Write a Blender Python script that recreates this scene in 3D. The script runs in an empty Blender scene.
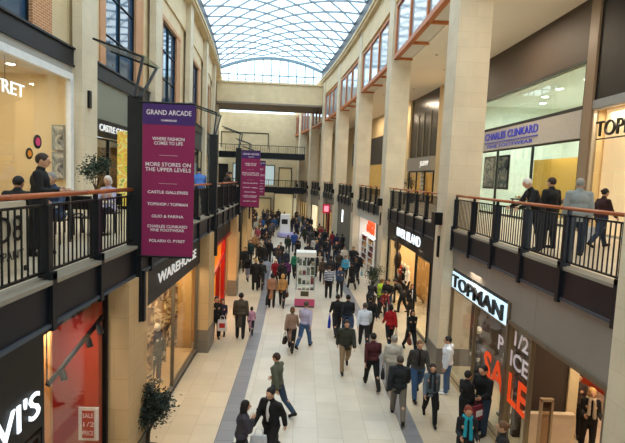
import bpy, bmesh, math, random
import numpy as np
from mathutils import Vector, Matrix
random.seed(7)
PI = math.pi
S = bpy.context.scene
COL = S.collection

# ------------------------------------------------------------------ camera, sky, exposure
EYE = 6.15                      # the photographer stands on the upper level
F = 4.70                        # upper gallery floor
FPX = 475.0
def make_camera():
    cam = bpy.data.cameras.new('camera'); co = bpy.data.objects.new('camera', cam); COL.objects.link(co)
    cam.sensor_width = 36; cam.lens = FPX / 625 * 36; cam.clip_end = 400; cam.clip_start = .1
    fy = Vector((303 - 312.5, 221.5 - 178, -FPX)).normalized()      # the arcade's axis, seen by the camera
    up = Vector((.04, 1, 0)); uz = (up - fy * up.dot(fy)).normalized()
    ux = fy.cross(uz)
    R = Matrix((ux, fy, uz))                                          # rows: camera-space images of world x, y, z
    co.matrix_world = Matrix.Translation((0, 0, EYE)) @ R.to_4x4()
    S.camera = co
    return R
CR = make_camera()
def ray(px, py):
    return CR @ Vector((px - 312.5, 221.5 - py, -FPX))
def at_height(px, py, h):
    """the point of the place that lies at height h on the sight line of a photo pixel"""
    d = ray(px, py); t = (h - EYE) / d.z
    return Vector((d.x * t, d.y * t, h))
def at_depth(px, py, Y):
    d = ray(px, py); t = Y / d.y
    return Vector((d.x * t, Y, EYE + d.z * t))

w = bpy.data.worlds.new('sky'); S.world = w; w.use_nodes = True
nt = w.node_tree; bg = nt.nodes['Background']
tc = nt.nodes.new('ShaderNodeTexCoord'); nz = nt.nodes.new('ShaderNodeTexNoise'); cr = nt.nodes.new('ShaderNodeValToRGB')
nz.inputs['Scale'].default_value = 2.2; nz.inputs['Detail'].default_value = 4
cr.color_ramp.elements[0].position = .35; cr.color_ramp.elements[0].color = (.60, .80, .92, 1)
cr.color_ramp.elements[1].position = .62; cr.color_ramp.elements[1].color = (.90, .98, 1.0, 1)
nt.links.new(tc.outputs['Generated'], nz.inputs['Vector']); nt.links.new(nz.outputs['Fac'], cr.inputs['Fac'])
nt.links.new(cr.outputs['Color'], bg.inputs['Color']); bg.inputs['Strength'].default_value = 3.15
S.view_settings.view_transform = 'Standard'; S.view_settings.look = 'None'
S.view_settings.exposure = 0.0; S.view_settings.gamma = 1.0; S.view_settings.use_curve_mapping = False
S.cycles.max_bounces = 8; S.cycles.diffuse_bounces = 5; S.cycles.transparent_max_bounces = 12
S.cycles.sample_clamp_indirect = 6

# ------------------------------------------------------------------ materials
MATS = {}
def lin(h):
    h = h.lstrip('#'); c = [int(h[i:i+2], 16) / 255 for i in (0, 2, 4)]
    return tuple(x / 12.92 if x <= .04045 else ((x + .055) / 1.055) ** 2.4 for x in c) + (1,)
def mat(name, color, rough=.6, metal=0., noise=.12, scale=6., emit=0., ecol=None, spec=.5, bump=0.):
    if name in MATS: return MATS[name]
    m = bpy.data.materials.new(name); m.use_nodes = True; MATS[name] = m
    t = m.node_tree; b = t.nodes['Principled BSDF']
    c = lin(color) if isinstance(color, str) else tuple(color)
    b.inputs['Roughness'].default_value = rough; b.inputs['Metallic'].default_value = metal
    b.inputs['Specular IOR Level'].default_value = spec
    if noise:
        co = t.nodes.new('ShaderNodeTexCoord'); n = t.nodes.new('ShaderNodeTexNoise'); r = t.nodes.new('ShaderNodeMix'); r.data_type = 'RGBA'
        n.inputs['Scale'].default_value = scale; n.inputs['Detail'].default_value = 5
        r.inputs[6].default_value = tuple(x * (1 - noise) for x in c[:3]) + (1,)
        r.inputs[7].default_value = tuple(min(1, x * (1 + noise)) for x in c[:3]) + (1,)
        t.links.new(co.outputs['Object'], n.inputs['Vector']); t.links.new(n.outputs['Fac'], r.inputs[0]); t.links.new(r.outputs[2], b.inputs['Base Color'])
        if bump:
            bp = t.nodes.new('ShaderNodeBump'); bp.inputs['Strength'].default_value = bump; bp.inputs['Distance'].default_value = .01
            t.links.new(n.outputs['Fac'], bp.inputs['Height']); t.links.new(bp.outputs['Normal'], b.inputs['Normal'])
    else:
        b.inputs['Base Color'].default_value = c
    if emit:
        b.inputs['Emission Color'].default_value = lin(ecol) if ecol else c; b.inputs['Emission Strength'].default_value = emit
    return m
def brick_mat(name, c1, c2, mortar, bw, bh, ms=.01, axes='wall', rough=.7, bump=.15, var=.5):
    if name in MATS: return MATS[name]
    m = bpy.data.materials.new(name); m.use_nodes = True; MATS[name] = m
    t = m.node_tree; b = t.nodes['Principled BSDF']; b.inputs['Roughness'].default_value = rough
    co = t.nodes.new('ShaderNodeNewGeometry'); sp = t.nodes.new('ShaderNodeSeparateXYZ'); cb = t.nodes.new('ShaderNodeCombineXYZ')
    br = t.nodes.new('ShaderNodeTexBrick')
    if axes == 'uv':
        uv = t.nodes.new('ShaderNodeUVMap'); uv.uv_map = 'UVMap'; t.links.new(uv.outputs['UV'], br.inputs['Vector'])
    else:
        t.links.new(co.outputs['Position'], sp.inputs[0]); ad = t.nodes.new('ShaderNodeMath'); ad.operation = 'ADD'
        t.links.new(sp.outputs['X'], ad.inputs[0]); t.links.new(sp.outputs['Y'], ad.inputs[1])
        t.links.new(ad.outputs[0], cb.inputs[0]); t.links.new(sp.outputs['Z'], cb.inputs[1]); t.links.new(cb.outputs[0], br.inputs['Vector'])
    br.inputs['Scale'].default_value = 1; br.inputs['Brick Width'].default_value = bw; br.inputs['Row Height'].default_value = bh
    br.inputs['Mortar Size'].default_value = ms; br.inputs['Mortar Smooth'].default_value = .2; br.inputs['Bias'].default_value = var - .5
    br.inputs['Color1'].default_value = lin(c1); br.inputs['Color2'].default_value = lin(c2); br.inputs['Mortar'].default_value = lin(mortar)
    n = t.nodes.new('ShaderNodeTexNoise'); n.inputs['Scale'].default_value = 1.3; n.inputs['Detail'].default_value = 6
    t.links.new(co.outputs['Position'], n.inputs['Vector'])
    mr = t.nodes.new('ShaderNodeMapRange'); mr.inputs[3].default_value = .82; mr.inputs[4].default_value = 1.14
    t.links.new(n.outputs['Fac'], mr.inputs[0])
    mx = t.nodes.new('ShaderNodeMix'); mx.data_type = 'RGBA'; mx.blend_type = 'MULTIPLY'; mx.inputs[0].default_value = 1
    t.links.new(br.outputs['Color'], mx.inputs[6]); t.links.new(mr.outputs[0], mx.inputs[7]); t.links.new(mx.outputs[2], b.inputs['Base Color'])
    bp = t.nodes.new('ShaderNodeBump'); bp.inputs['Strength'].default_value = bump; bp.inputs['Distance'].default_value = .01; bp.invert = True
    t.links.new(br.outputs['Fac'], bp.inputs['Height']); t.links.new(bp.outputs['Normal'], b.inputs['Normal'])
    return m
def glass_mat(name, tint=(1, 1, 1), refl=.10, rough=.01):
    if name in MATS: return MATS[name]
    m = bpy.data.materials.new(name); m.use_nodes = True; MATS[name] = m
    t = m.node_tree; t.nodes.remove(t.nodes['Principled BSDF']); o = t.nodes['Material Output']
    a = t.nodes.new('ShaderNodeBsdfTransparent'); a.inputs[0].default_value = tuple(tint) + (1,)
    g = t.nodes.new('ShaderNodeBsdfGlossy'); g.inputs['Roughness'].default_value = rough
    l = t.nodes.new('ShaderNodeLayerWeight'); l.inputs['Blend'].default_value = .25
    mr = t.nodes.new('ShaderNodeMapRange'); mr.inputs[3].default_value = refl * .5; mr.inputs[4].default_value = min(1, refl * 4)
    x = t.nodes.new('ShaderNodeMixShader')
    t.links.new(l.outputs['Facing'], mr.inputs[0]); t.links.new(mr.outputs[0], x.inputs[0])
    t.links.new(a.outputs[0], x.inputs[1]); t.links.new(g.outputs[0], x.inputs[2]); t.links.new(x.outputs[0], o.inputs['Surface'])
    return m
def painting_mat(name, cols, scale=3.):
    if name in MATS: return MATS[name]
    m = bpy.data.materials.new(name); m.use_nodes = True; MATS[name] = m
    t = m.node_tree; b = t.nodes['Principled BSDF']; b.inputs['Roughness'].default_value = .5
    co = t.nodes.new('ShaderNodeTexCoord'); n = t.nodes.new('ShaderNodeTexNoise'); n.inputs['Scale'].default_value = scale; n.inputs['Distortion'].default_value = 1.5
    r = t.nodes.new('ShaderNodeValToRGB'); r.color_ramp.interpolation = 'EASE'
    while len(r.color_ramp.elements) < len(cols): r.color_ramp.elements.new(.5)
    for i, c in enumerate(cols):
        r.color_ramp.elements[i].position = .3 + .4 * i / max(1, len(cols) - 1); r.color_ramp.elements[i].color = lin(c)
    t.links.new(co.outputs['Object'], n.inputs['Vector']); t.links.new(n.outputs['Fac'], r.inputs[0]); t.links.new(r.outputs[0], b.inputs['Base Color'])
    return m
def stripe_mat(name, c1, c2, freq, axis='Z', rough=.8):
    if name in MATS: return MATS[name]
    m = bpy.data.materials.new(name); m.use_nodes = True; MATS[name] = m
    t = m.node_tree; b = t.nodes['Principled BSDF']; b.inputs['Roughness'].default_value = rough
    co = t.nodes.new('ShaderNodeTexCoord'); wv = t.nodes.new('ShaderNodeTexWave'); wv.bands_direction = axis; wv.inputs['Scale'].default_value = freq
    r = t.nodes.new('ShaderNodeValToRGB'); r.color_ramp.interpolation = 'CONSTANT'
    r.color_ramp.elements[0].color = lin(c1); r.color_ramp.elements[1].position = .6; r.color_ramp.elements[1].color = lin(c2)
    t.links.new(co.outputs['Object'], wv.inputs['Vector']); t.links.new(wv.outputs['Fac'], r.inputs[0]); t.links.new(r.outputs[0], b.inputs['Base Color'])
    return m

STONE = brick_mat('cream limestone blocks', '#dfcba6', '#d9c49d', '#cdb892', 1.15, .58, .006, bump=.05)
STONE2 = brick_mat('pale limestone blocks', '#dccfb6', '#d6c8ae', '#cabb9f', .95, .45, .005, bump=.05)
SHOPSTONE = brick_mat('taupe metal cladding', '#8d857e', '#877f78', '#6a635c', 2.6, 1.4, .008, rough=.42, bump=.05)
LITSTONE = brick_mat('warm lit stone blocks', '#cfb084', '#c6a679', '#b7986b', 1.15, .58, .006, bump=.05)  # left ground pillars: the warm light on the stone is put into its colour
BRICK = brick_mat('orange terracotta brick', '#c58455', '#b8743f', '#d6b796', .22, .075, .012)
PLINTH = brick_mat('grey stone plinth', '#7d766d', '#736c64', '#5c564f', .9, .4, .006, rough=.4)
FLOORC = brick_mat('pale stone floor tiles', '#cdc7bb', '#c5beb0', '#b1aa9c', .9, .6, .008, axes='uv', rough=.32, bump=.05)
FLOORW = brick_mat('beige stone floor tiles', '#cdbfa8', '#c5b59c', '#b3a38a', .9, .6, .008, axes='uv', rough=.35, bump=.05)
FLOORG = brick_mat('grey granite floor strip', '#85858a', '#78787e', '#66666b', .45, .45, .01, axes='uv', rough=.4, bump=.05)
STEEL = mat('dark navy steel', '#1b1f27', .42, .3, .08)
STEELB = mat('black steel', '#15171b', .4, .4, .05)
NAVY = mat('navy painted fascia', '#181c26', .4, .2, .1, 2)
FLANGE = mat('blue grey steel flange', '#4e5a6a', .35, .4, .05)
WOOD = mat('orange varnished handrail wood', '#a8592c', .35, 0, .2, 14)
TERRA = mat('orange timber frame', '#b8682f', .5, 0, .2, 9)
PLASTER = mat('white plaster ceiling', '#efe8dd', .8, 0, .04, 1)
SOFFIT = mat('white soffit board', '#d8d4cc', .6, 0, .04, 1)
WHITE = mat('white paint', '#e9e9e6', .5, 0, .03)
CREAM = mat('cream shop wall', '#e3cda3', .7, 0, .05, 1)
CREAM2 = mat('warm cream wall', '#ecd2a0', .7, 0, .06, 1)
BROWNW = mat('dark brown wall panel', '#4a3f37', .6, 0, .1, 1)
BLACK = mat('black panel', '#0c0c0e', .45, 0, .1)
BLUEGL = mat('blue mirror glazing', '#2c5272', .05, .0, .25, 1.5, spec=1.)
CLEAR = glass_mat('clear shop glass', (.95, .97, .96), .065)
ROOFGL = glass_mat('roof glass', (.93, .975, 1.0), .03)
BARM = mat('pale blue grey roof bars', '#8496a5', .5, .1, .04)
LAMPM = mat('glowing lamp disc', '#fff3d8', .5, 0, 0, emit=14, ecol='#fff0d0')
COOLL = mat('glowing cool lamp disc', '#f2fffa', .5, 0, 0, emit=12, ecol='#eafff8')
SIGNW = mat('lit white sign letters', '#ffffff', .5, 0, 0, emit=1.1, ecol='#eaf6ff')
LETW = mat('white sign letters', '#f2f2f2', .5, 0, 0, emit=.35, ecol='#ffffff')
PRINTW = mat('white printed lettering', '#f0e6ee', .7, 0, 0)
LETK = mat('black sign letters', '#0b0b0d', .4, 0, 0)
ORANGE = mat('orange vinyl letters', '#ff5415', .6, 0, 0, emit=.25, ecol='#ff4a10')
MAGENTA = mat('magenta banner cloth', '#8c1c55', .75, 0, .06, 2)
PURPLE = mat('purple banner heading', '#43226b', .75, 0, .06, 2)

# ------------------------------------------------------------------ geometry helpers
def bend(y):
    return .0018 * max(0., y - 15) ** 2          # the arcade curves gently to the left
def bl(l, y): return l - bend(y)
class MB:
    def __init__(s): s.v = []; s.f = []; s.m = []; s.uv = []
    def box(s, l0, l1, y0, y1, z0, z1, m=0, curved=True):
        n = 1
        if curved and y1 > 15: n = max(1, int((y1 - y0) / 2.0 + .5))
        b0 = len(s.v)
        for i in range(n + 1):
            y = y0 + (y1 - y0) * i / n; d = bend(y) if curved else 0
            s.v += [(l0 - d, y, z0), (l1 - d, y, z0), (l1 - d, y, z1), (l0 - d, y, z1)]
            s.uv += [(y, l0), (y, l1), (y, l1), (y, l0)]
        for i in range(n):
            a = b0 + 4 * i; c = a + 4
            for j in range(4):
                k = (j + 1) % 4
                s.f.append((a + j, a + k, c + k, c + j)); s.m.append(m)
        s.f.append((b0 + 3, b0 + 2, b0 + 1, b0)); e = b0 + 4 * n; s.f.append((e, e + 1, e + 2, e + 3)); s.m += [m, m]
    def raw(s, vs, fs, m=0):
        b0 = len(s.v); s.v += [tuple(v) for v in vs]; s.uv += [(v[1], v[0]) for v in vs]
        s.f += [tuple(i + b0 for i in f) for f in fs]; s.m += [m] * len(fs)
    def tube(s, p0, p1, r, n=8, m=0, r1=None):
        p0 = Vector(p0); p1 = Vector(p1); r1 = r if r1 is None else r1
        d = (p1 - p0).normalized(); a = d.orthogonal().normalized(); b = d.cross(a)
        vs = []
        for p, q in ((p0, r), (p1, r1)):
            for i in range(n):
                t = 2 * PI * (i + .5) / n; vs.append(p + (a * math.cos(t) + b * math.sin(t)) * q)
        fs = [(i, (i + 1) % n, n + (i + 1) % n, n + i) for i in range(n)] + [tuple(range(n))[::-1], tuple(range(n, 2 * n))]
        s.raw(vs, fs, m)
    def bar(s, p0, p1, wd, hd, m=0, up=(0, 0, 1)):
        p0 = Vector(p0); p1 = Vector(p1); d = (p1 - p0).normalized(); a = d.cross(Vector(up)).normalized(); b = a.cross(d)
        vs = []
        for p in (p0, p1):
            for i, j in ((-1, -1), (1, -1), (1, 1), (-1, 1)): vs.append(p + a * (i * wd / 2) + b * (j * hd / 2))
        s.raw(vs, [(0, 1, 5, 4), (1, 2, 6, 5), (2, 3, 7, 6), (3, 0, 4, 7), (3, 2, 1, 0), (4, 5, 6, 7)], m)
    def lathe(s, prof, c=(0, 0, 0), n=20, m=0):
        vs = []; fs = []
        for r, z in prof:
            for i in range(n): t = 2 * PI * i / n; vs.append((c[0] + r * math.cos(t), c[1] + r * math.sin(t), c[2] + z))
        for k in range(len(prof) - 1):
            for i in range(n): j = (i + 1) % n; fs.append((k * n + i, k * n + j, (k + 1) * n + j, (k + 1) * n + i))
        fs.append(tuple(range(n))[::-1]); e = (len(prof) - 1) * n; fs.append(tuple(range(e, e + n)))
        s.raw(vs, fs, m)
    def ell(s, c, rx, ry, rz, n=12, k=8, m=0):
        vs = [(c[0], c[1], c[2] - rz)]; fs = []
        for j in range(1, k):
            ph = -PI / 2 + PI * j / k
            for i in range(n):
                t = 2 * PI * i / n; vs.append((c[0] + rx * math.cos(ph) * math.cos(t), c[1] + ry * math.cos(ph) * math.sin(t), c[2] + rz * math.sin(ph)))
        vs.append((c[0], c[1], c[2] + rz))
        for i in range(n): fs.append((0, 1 + (i + 1) % n, 1 + i))
        for j in range(k - 2):
            for i in range(n): a = 1 + j * n; fs.append((a + i, a + (i + 1) % n, a + n + (i + 1) % n, a + n + i))
        a = 1 + (k - 2) * n; e = len(vs) - 1
        for i in range(n): fs.append((a + i, a + (i + 1) % n, e))
        s.raw(vs, fs, m)
    def build(s, name, mats, parent=None, origin=None, smooth=False, bevel=0):
        if not isinstance(mats, (list, tuple)): mats = [mats]
        if parent is not None and origin is None: off = Vector((0, 0, 0)) if parent.get('local') else Vector(parent.location)
        elif origin is not None: off = Vector(origin)
        else:
            A = np.array(s.v); off = Vector((float(A[:, 0].mean()), float(A[:, 1].mean()), float(A[:, 2].min())))
        me = bpy.data.meshes.new(name); me.from_pydata([(v[0] - off.x, v[1] - off.y, v[2] - off.z) for v in s.v], [], s.f)
        for q in mats: me.materials.append(q)
        me.polygons.foreach_set('material_index', s.m)
        if smooth: me.polygons.foreach_set('use_smooth', [True] * len(s.f))
        lay = me.uv_layers.new(name='UVMap')
        vi = np.empty(len(me.loops), dtype=np.int32); me.loops.foreach_get('vertex_index', vi)
        lay.data.foreach_set('uv', np.array(s.uv, dtype=np.float32)[vi].ravel())
        me.update()
        o = bpy.data.objects.new(name, me); COL.objects.link(o)
        if parent is None: o.location = off
        else: o.parent = parent
        if bevel:
            b = o.modifiers.new('bevel', 'BEVEL'); b.width = bevel; b.segments = 2; b.limit_method = 'ANGLE'
        return o
def tag(o, label=None, cat=None, group=None, kind=None):
    if label: o['label'] = label
    if cat: o['category'] = cat
    if group: o['group'] = group
    if kind: o['kind'] = kind
    return o
def empty(name, loc, label=None, cat=None, group=None, rz=0, local=False):
    o = bpy.data.objects.new(name, None); COL.objects.link(o); o.location = loc; o.rotation_euler.z = rz; o.empty_display_size = .1
    if local: o['local'] = 1
    return tag(o, label, cat, group)
def struct(mb, name, mats, parent=None, **k):
    o = mb.build(name, mats, parent, **k)
    if parent is None: o['kind'] = 'structure'
    return o
ORI = {'L': Matrix(((0, 0, 1), (1, 0, 0), (0, 1, 0))), 'R': Matrix(((0, 0, -1), (-1, 0, 0), (0, 1, 0))), 'C': Matrix(((1, 0, 0), (0, 0, -1), (0, 1, 0)))}
def text(name, body, parent, pos, size, side, m, width=None, ext=.02, align='CENTER', ang=0., spacing=1.0, bold=0.0):
    cu = bpy.data.curves.new(name, 'FONT'); cu.body = body; cu.size = size; cu.extrude = ext; cu.align_x = align; cu.align_y = 'CENTER'
    cu.space_line = .95; cu.space_character = spacing; cu.offset = bold; cu.resolution_u = 3
    cu.materials.append(m)
    to = bpy.data.objects.new(name, cu); COL.objects.link(to); bpy.context.view_layer.update()
    me = bpy.data.meshes.new_from_object(to.evaluated_get(bpy.context.evaluated_depsgraph_get()))
    bpy.data.objects.remove(to); bpy.data.curves.remove(cu)
    me.materials.clear(); me.materials.append(m)
    xs = [v.co.x for v in me.vertices]
    sx = width / max(1e-3, max(xs) - min(xs)) if width and xs else 1.
    o = bpy.data.objects.new(name, me); COL.objects.link(o)
    M = Matrix.Translation(pos) @ Matrix.Rotation(ang, 4, 'Z') @ ORI[side].to_4x4() @ Matrix.Diagonal((sx, 1, 1, 1))
    if parent is not None:
        o.parent = parent
        M = Matrix.Translation(-Vector(parent.location)) @ M
    o.matrix_local = M
    return o
def lamp(name, loc, power, size, color=(1, .86, .66), rot=(0, 0, 0), sy=None):
    l = bpy.data.lights.new(name, 'AREA'); l.energy = power; l.size = size; l.color = color
    if sy: l.shape = 'RECTANGLE'; l.size_y = sy
    o = bpy.data.objects.new(name, l); COL.objects.link(o); o.location = loc; o.rotation_euler = rot
    return o
# ------------------------------------------------------------------ floor
YN, YE = -10., 74.
mb = MB()
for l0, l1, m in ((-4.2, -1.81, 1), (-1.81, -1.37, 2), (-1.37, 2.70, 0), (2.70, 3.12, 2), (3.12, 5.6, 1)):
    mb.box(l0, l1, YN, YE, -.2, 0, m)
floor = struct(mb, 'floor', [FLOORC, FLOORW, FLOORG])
mb = MB(); mb.box(5.0, 9.9, YN, YE, F - .3, F); struct(mb, 'floor_gallery_right', FLOORW)
mb = MB(); mb.box(-7.4, -3.35, YN, YE, F - .3, F); struct(mb, 'floor_gallery_left', FLOORW)

# ------------------------------------------------------------------ upper right wall, oriel windows, ceiling
RC = [-3.4, 5.5, 14.85, 25.3, 35.0, 44.3, 52.6, 60.8, 68.8]       # near faces of the right-hand columns
CW = 1.1
TOPZ = 16.9
RCN = ['right side, behind the nearest shop', 'cut by the right edge beside the dark shop doorway', 'nearest one on the right, beside the orange lettered window', 'second on the right, left of the black sign band',
       'third on the right, between the orange graphic and grey shutters', 'fourth, right of the pink hanging sign', 'fifth, left of the pink hanging sign', 'sixth on the right, just before the far walkways', 'last on the right beyond the bridge']
wall = MB()
for i, y in enumerate(RC):
    t = empty('stone_pillar', (bl(5.3, y), y + .5, 0), 'tall cream stone pillar, ' + RCN[i], 'pillar', 'stone pillars along the right side')
    a = MB(); a.box(4.56, 5.58, y, y + CW, .85, TOPZ - .1); a.build('shaft', STONE2, t)
    a = MB(); a.box(4.53, 5.58, y - .03, y + CW + .03, 0, .85); a.build('plinth', PLINTH, t)
    if i >= 2:
        a = MB(); a.box(4.30, 4.56, y + .35, y + .75, F + .12, F + .52); lm = a.build('lamp_box', STEELB, t)
        a = MB(); a.box(4.50, 4.56, y + .48, y + .62, F - .95, F - .25); a.build('slot_lamp', STEELB, t)
gap = [(RC[i] + CW, RC[i + 1]) for i in range(len(RC) - 1)] + [(RC[-1] + CW, YE)]
wall.box(4.60, 5.0, YN, YE, 15.35, TOPZ - .1)
for y0, y1 in gap:
    wall.box(4.75, 5.0, y0, y1, 15.05, 15.36)
    wall.box(4.7, 5.0, y0, y0 + .35, 12.5, 15.4); wall.box(4.7, 5.0, y1 - .35, y1, 12.5, 15.4)
wall.box(5.0, 5.7, YN, YE, 15.2, TOPZ)
struct(wall, 'wall_right', STONE)
wn = 0
for y0, y1 in gap:
    wn += 1
    yy0, yy1 = y0 + .35, y1 - .35
    t = empty('window_%d' % wn, (bl(4.8, y0), y0, 12.5)); t['kind'] = 'structure'
    fr = MB()
    n = 3
    for k in range(n + 1):
        yc = yy0 + (yy1 - yy0) * k / n
        fr.box(4.62, 4.80, yc - .11, yc + .11, 12.55, 15.05)
        fr.box(4.62, 5.55, yc - .09, yc + .09, 12.40, 12.58)
    fr.box(4.60, 4.82, yy0 - .1, yy1 + .1, 12.40, 12.62)
    fr.box(4.62, 4.78, yy0 - .1, yy1 + .1, 14.98, 15.12)
    fr.build('window_frame', TERRA, t)
    pn = MB(); pn.box(4.70, 4.73, yy0, yy1, 12.6, 15.0); pn.build('pane', MATS['blue mirror glazing'] if wn > 6 else mat('pale blue reflective glazing', '#9fb0bf', .08, 0, .15, 1.2, spec=1.), t)
    sf = MB(); sf.box(4.85, 5.55, yy0 - .1, yy1 + .1, 12.5, 12.56); sf.build('soffit', SOFFIT, t)
cm = MB(); cm.box(5.5, 10.2, YN, YE, 12.75, 12.95); cm.box(5.5, 5.6, YN, YE, 12.45, 12.8)
struct(cm, 'ceiling_gallery_right', PLASTER)
# cornices and gutters
cn = MB(); cn.box(4.35, 5.7, YN, YE, TOPZ - .12, TOPZ + .05); cn.box(4.25, 5.7, YN, YE, TOPZ + .05, TOPZ + .22); struct(cn, 'trim_1', STONE)
gt = MB(); gt.box(4.32, 4.9, YN, 53.8, TOPZ + .22, TOPZ + 1.1); struct(gt, 'trim_2', STEEL)
cn = MB(); cn.box(-8.2, -6.8, YN, YE, TOPZ - .12, TOPZ + .05); cn.box(-8.2, -6.7, YN, YE, TOPZ + .05, TOPZ + .22); struct(cn, 'trim_3', STONE)
gt = MB(); gt.box(-7.3, -6.78, YN, 53.8, TOPZ + .22, TOPZ + 1.1); struct(gt, 'trim_4', STEEL)

# ------------------------------------------------------------------ upper left wall
LC = [-.7, 7.3, 15.3, 23.0, 31.2, 39.2, 47.2, 55.2, 63.2, 71.2]
LCN = ['outside the near shop', 'at the left edge', 'right of the lit shop with discs', 'right of the first tall window',
       'third one, behind the large magenta banner', 'fourth one', 'fifth one', 'sixth one, at the far bridge', 'beyond the far bridge', 'last before the end wall']
wl = MB(); bk = MB()
for i, y in enumerate(LC):
    if i in (5, 6): lab = 'slim cream stone pilaster on the upper left wall, %s from the camera' % LCN[i]
    else: lab = 'slim cream stone pilaster on the upper left wall, ' + LCN[i]
    a = MB(); a.box(-7.3, -7.0, y, y + 1.1, F, TOPZ - .1)
    o = a.build('stone_pilaster', STONE2); tag(o, lab, 'pilaster', 'stone pilasters along the upper left wall')
    if i == 2:
        a = MB(); a.box(-7.0, -6.93, y + .35, y + .52, EYE + 1.95, EYE + 2.5); b = a.build('slot_lamp', STEELB); b.parent = o; b.matrix_parent_inverse = Matrix.Translation(-Vector(o.location))
wl.box(-7.9, -7.3, YN, YE, 15.1, TOPZ - .1)
lg = [(LC[i] + 1.1, LC[i + 1]) for i in range(len(LC) - 1)]
for i, (y0, y1) in enumerate(lg):
    w0 = y0 + (1.7 if i > 1 else .7); w1 = y0 + (5.0 if i > 1 else 4.9)
    wl.box(-7.9, -7.45, y0 - 1, w0 - .45, 9.3, 15.1); wl.box(-7.9, -7.45, w1 + 1.0, y1, 9.3, 15.1)
    wl.box(-7.9, -7.4, w0 - .5, w1 + 1.0, 14.15, 15.1)
    bk.box(-7.8, -7.40, w0 - .5, w0, 9.3, 14.15); bk.box(-7.8, -7.40, w1, w1 + 1.0, 9.3, 14.15)
    bk.box(-7.8, -7.36, w0 - .5, w1 + 1.0, 14.1, 14.3)
    t = empty('window_%d' % (20 + i), (bl(-7.5, y0), y0, 9.6)); t['kind'] = 'structure'
    a = MB(); a.box(-7.62, -7.58, w0, w1, 9.6, 14.1); a.build('pane', BLUEGL, t)
    a = MB()
    for k in range(3): yc = w0 + (w1 - w0) * k / 2; a.box(-7.58, -7.50, yc - .025, yc + .025, 9.6, 14.1)
    for zz in (9.7, 11.2, 12.7, 14.06): a.box(-7.58, -7.52, w0, w1, zz - .012, zz + .012)
    a.build('window_frame', STEEL, t)
    if i >= 1:
        a = MB(); a.box(-7.6, -7.26, y0, y1, 9.32, 9.82); a.box(-7.6, -7.2, y0, y1, 9.80, 9.86); a.box(-7.6, -7.22, y0, y1, 9.28, 9.34)
        o = a.build('trim_%d' % (30 + i), STEEL); o['kind'] = 'structure'
struct(wl, 'wall_left', STONE); struct(bk, 'trim_5', BRICK)

# ------------------------------------------------------------------ ends of the hall
a = MB(); a.box(-13, 11, YN - .3, YN, 0, 18, curved=False); struct(a, 'wall_back', STONE)
a = MB(); a.box(-8.5, 11, YE - 1, YE - .7, 0, 15.6); struct(a, 'wall_end', STONE)
d = bend(YE - 1)

# ------------------------------------------------------------------ glazed barrel roof
LX0, LX1 = -6.85, 4.4
RC0, RHW = (LX0 + LX1) / 2, (LX1 - LX0) / 2
def arch(l): return TOPZ + 1.05 + 1.25 * (1 - ((l - RC0) / RHW) ** 2)
def roof(y_from, y_to, name, barname, cells=5):
    g = MB(); ny = int((y_to - y_from) / 2); nl = 14
    vs = []; fs = []
    for j in range(ny + 1):
        y = y_from + (y_to - y_from) * j / ny
        for i in range(nl + 1):
            l = LX0 + (LX1 - LX0) * i / nl; vs.append((bl(l, y), y, arch(l) + .10))
    for j in range(ny):
        for i in range(nl): q = j * (nl + 1) + i; fs.append((q, q + 1, q + nl + 2, q + nl + 1))
    g.raw(vs, fs); struct(g, name, ROOFGL, smooth=True)
    b = MB(); cw = (LX1 - LX0) / max(1, cells); sub = 2
    y = y_from - (LX1 - LX0)
    if cells == 0:
        for k in range(5): b.bar((bl(LX0, 60 + 3 * k), 60 + 3 * k, arch(LX0)), (bl(LX1, 60 + 3 * k), 60 + 3 * k, arch(LX1)), .07, .07)
        y = y_to
    while y < y_to:
        for sgn in (1, -1):
            for k in range(cells * sub):
                la, lb = LX0 + cw * k / sub, LX0 + cw * (k + 1) / sub
                ya = y + (la - LX0 if sgn > 0 else LX1 - la); yb = y + (lb - LX0 if sgn > 0 else LX1 - lb)
                if min(ya, yb) < y_from - .01 or max(ya, yb) > y_to + .01: continue
                b.bar((bl(la, ya), ya, arch(la)), (bl(lb, yb), yb, arch(lb)), .07, .13)
        y += cw
    struct(b, barname, BARM)
roof(YN, 54., 'ceiling', 'trim_6'); roof(60., YE - 1, 'ceiling_far', 'trim_7', 0)
# tympanum window over the bridge
t = empty('window_40', (bl(RC0, 54), 54, TOPZ)); t['kind'] = 'structure'
a = MB(); N = 24
for k in range(N):
    la, lb = LX0 + (LX1 - LX0) * k / N, LX0 + (LX1 - LX0) * (k + 1) / N
    a.bar((bl(la, 54), 54, arch(la) - .05), (bl(lb, 54), 54, arch(lb) - .05), .3, .28)
for k in range(1, 12):
    l = LX0 + (LX1 - LX0) * k / 12; a.box(l - .05, l + .05, 54.0, 54.12, EYE + 10.3, arch(l) - .05)
a.box(LX0, LX1, 54, 54.12, EYE + 11.1, EYE + 11.2)
a.build('window_frame', mat('grey blue window frame', '#6f8796', .5, .1, .05), t)
a = MB(); vs = []
for k in range(N + 1):
    l = LX0 + (LX1 - LX0) * k / N; vs += [(bl(l, 54.06), 54.06, EYE + 10.3), (bl(l, 54.06), 54.06, arch(l))]
a.raw(vs, [(2 * k, 2 * k + 2, 2 * k + 3, 2 * k + 1) for k in range(N)]); a.build('pane', ROOFGL, t)
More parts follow.
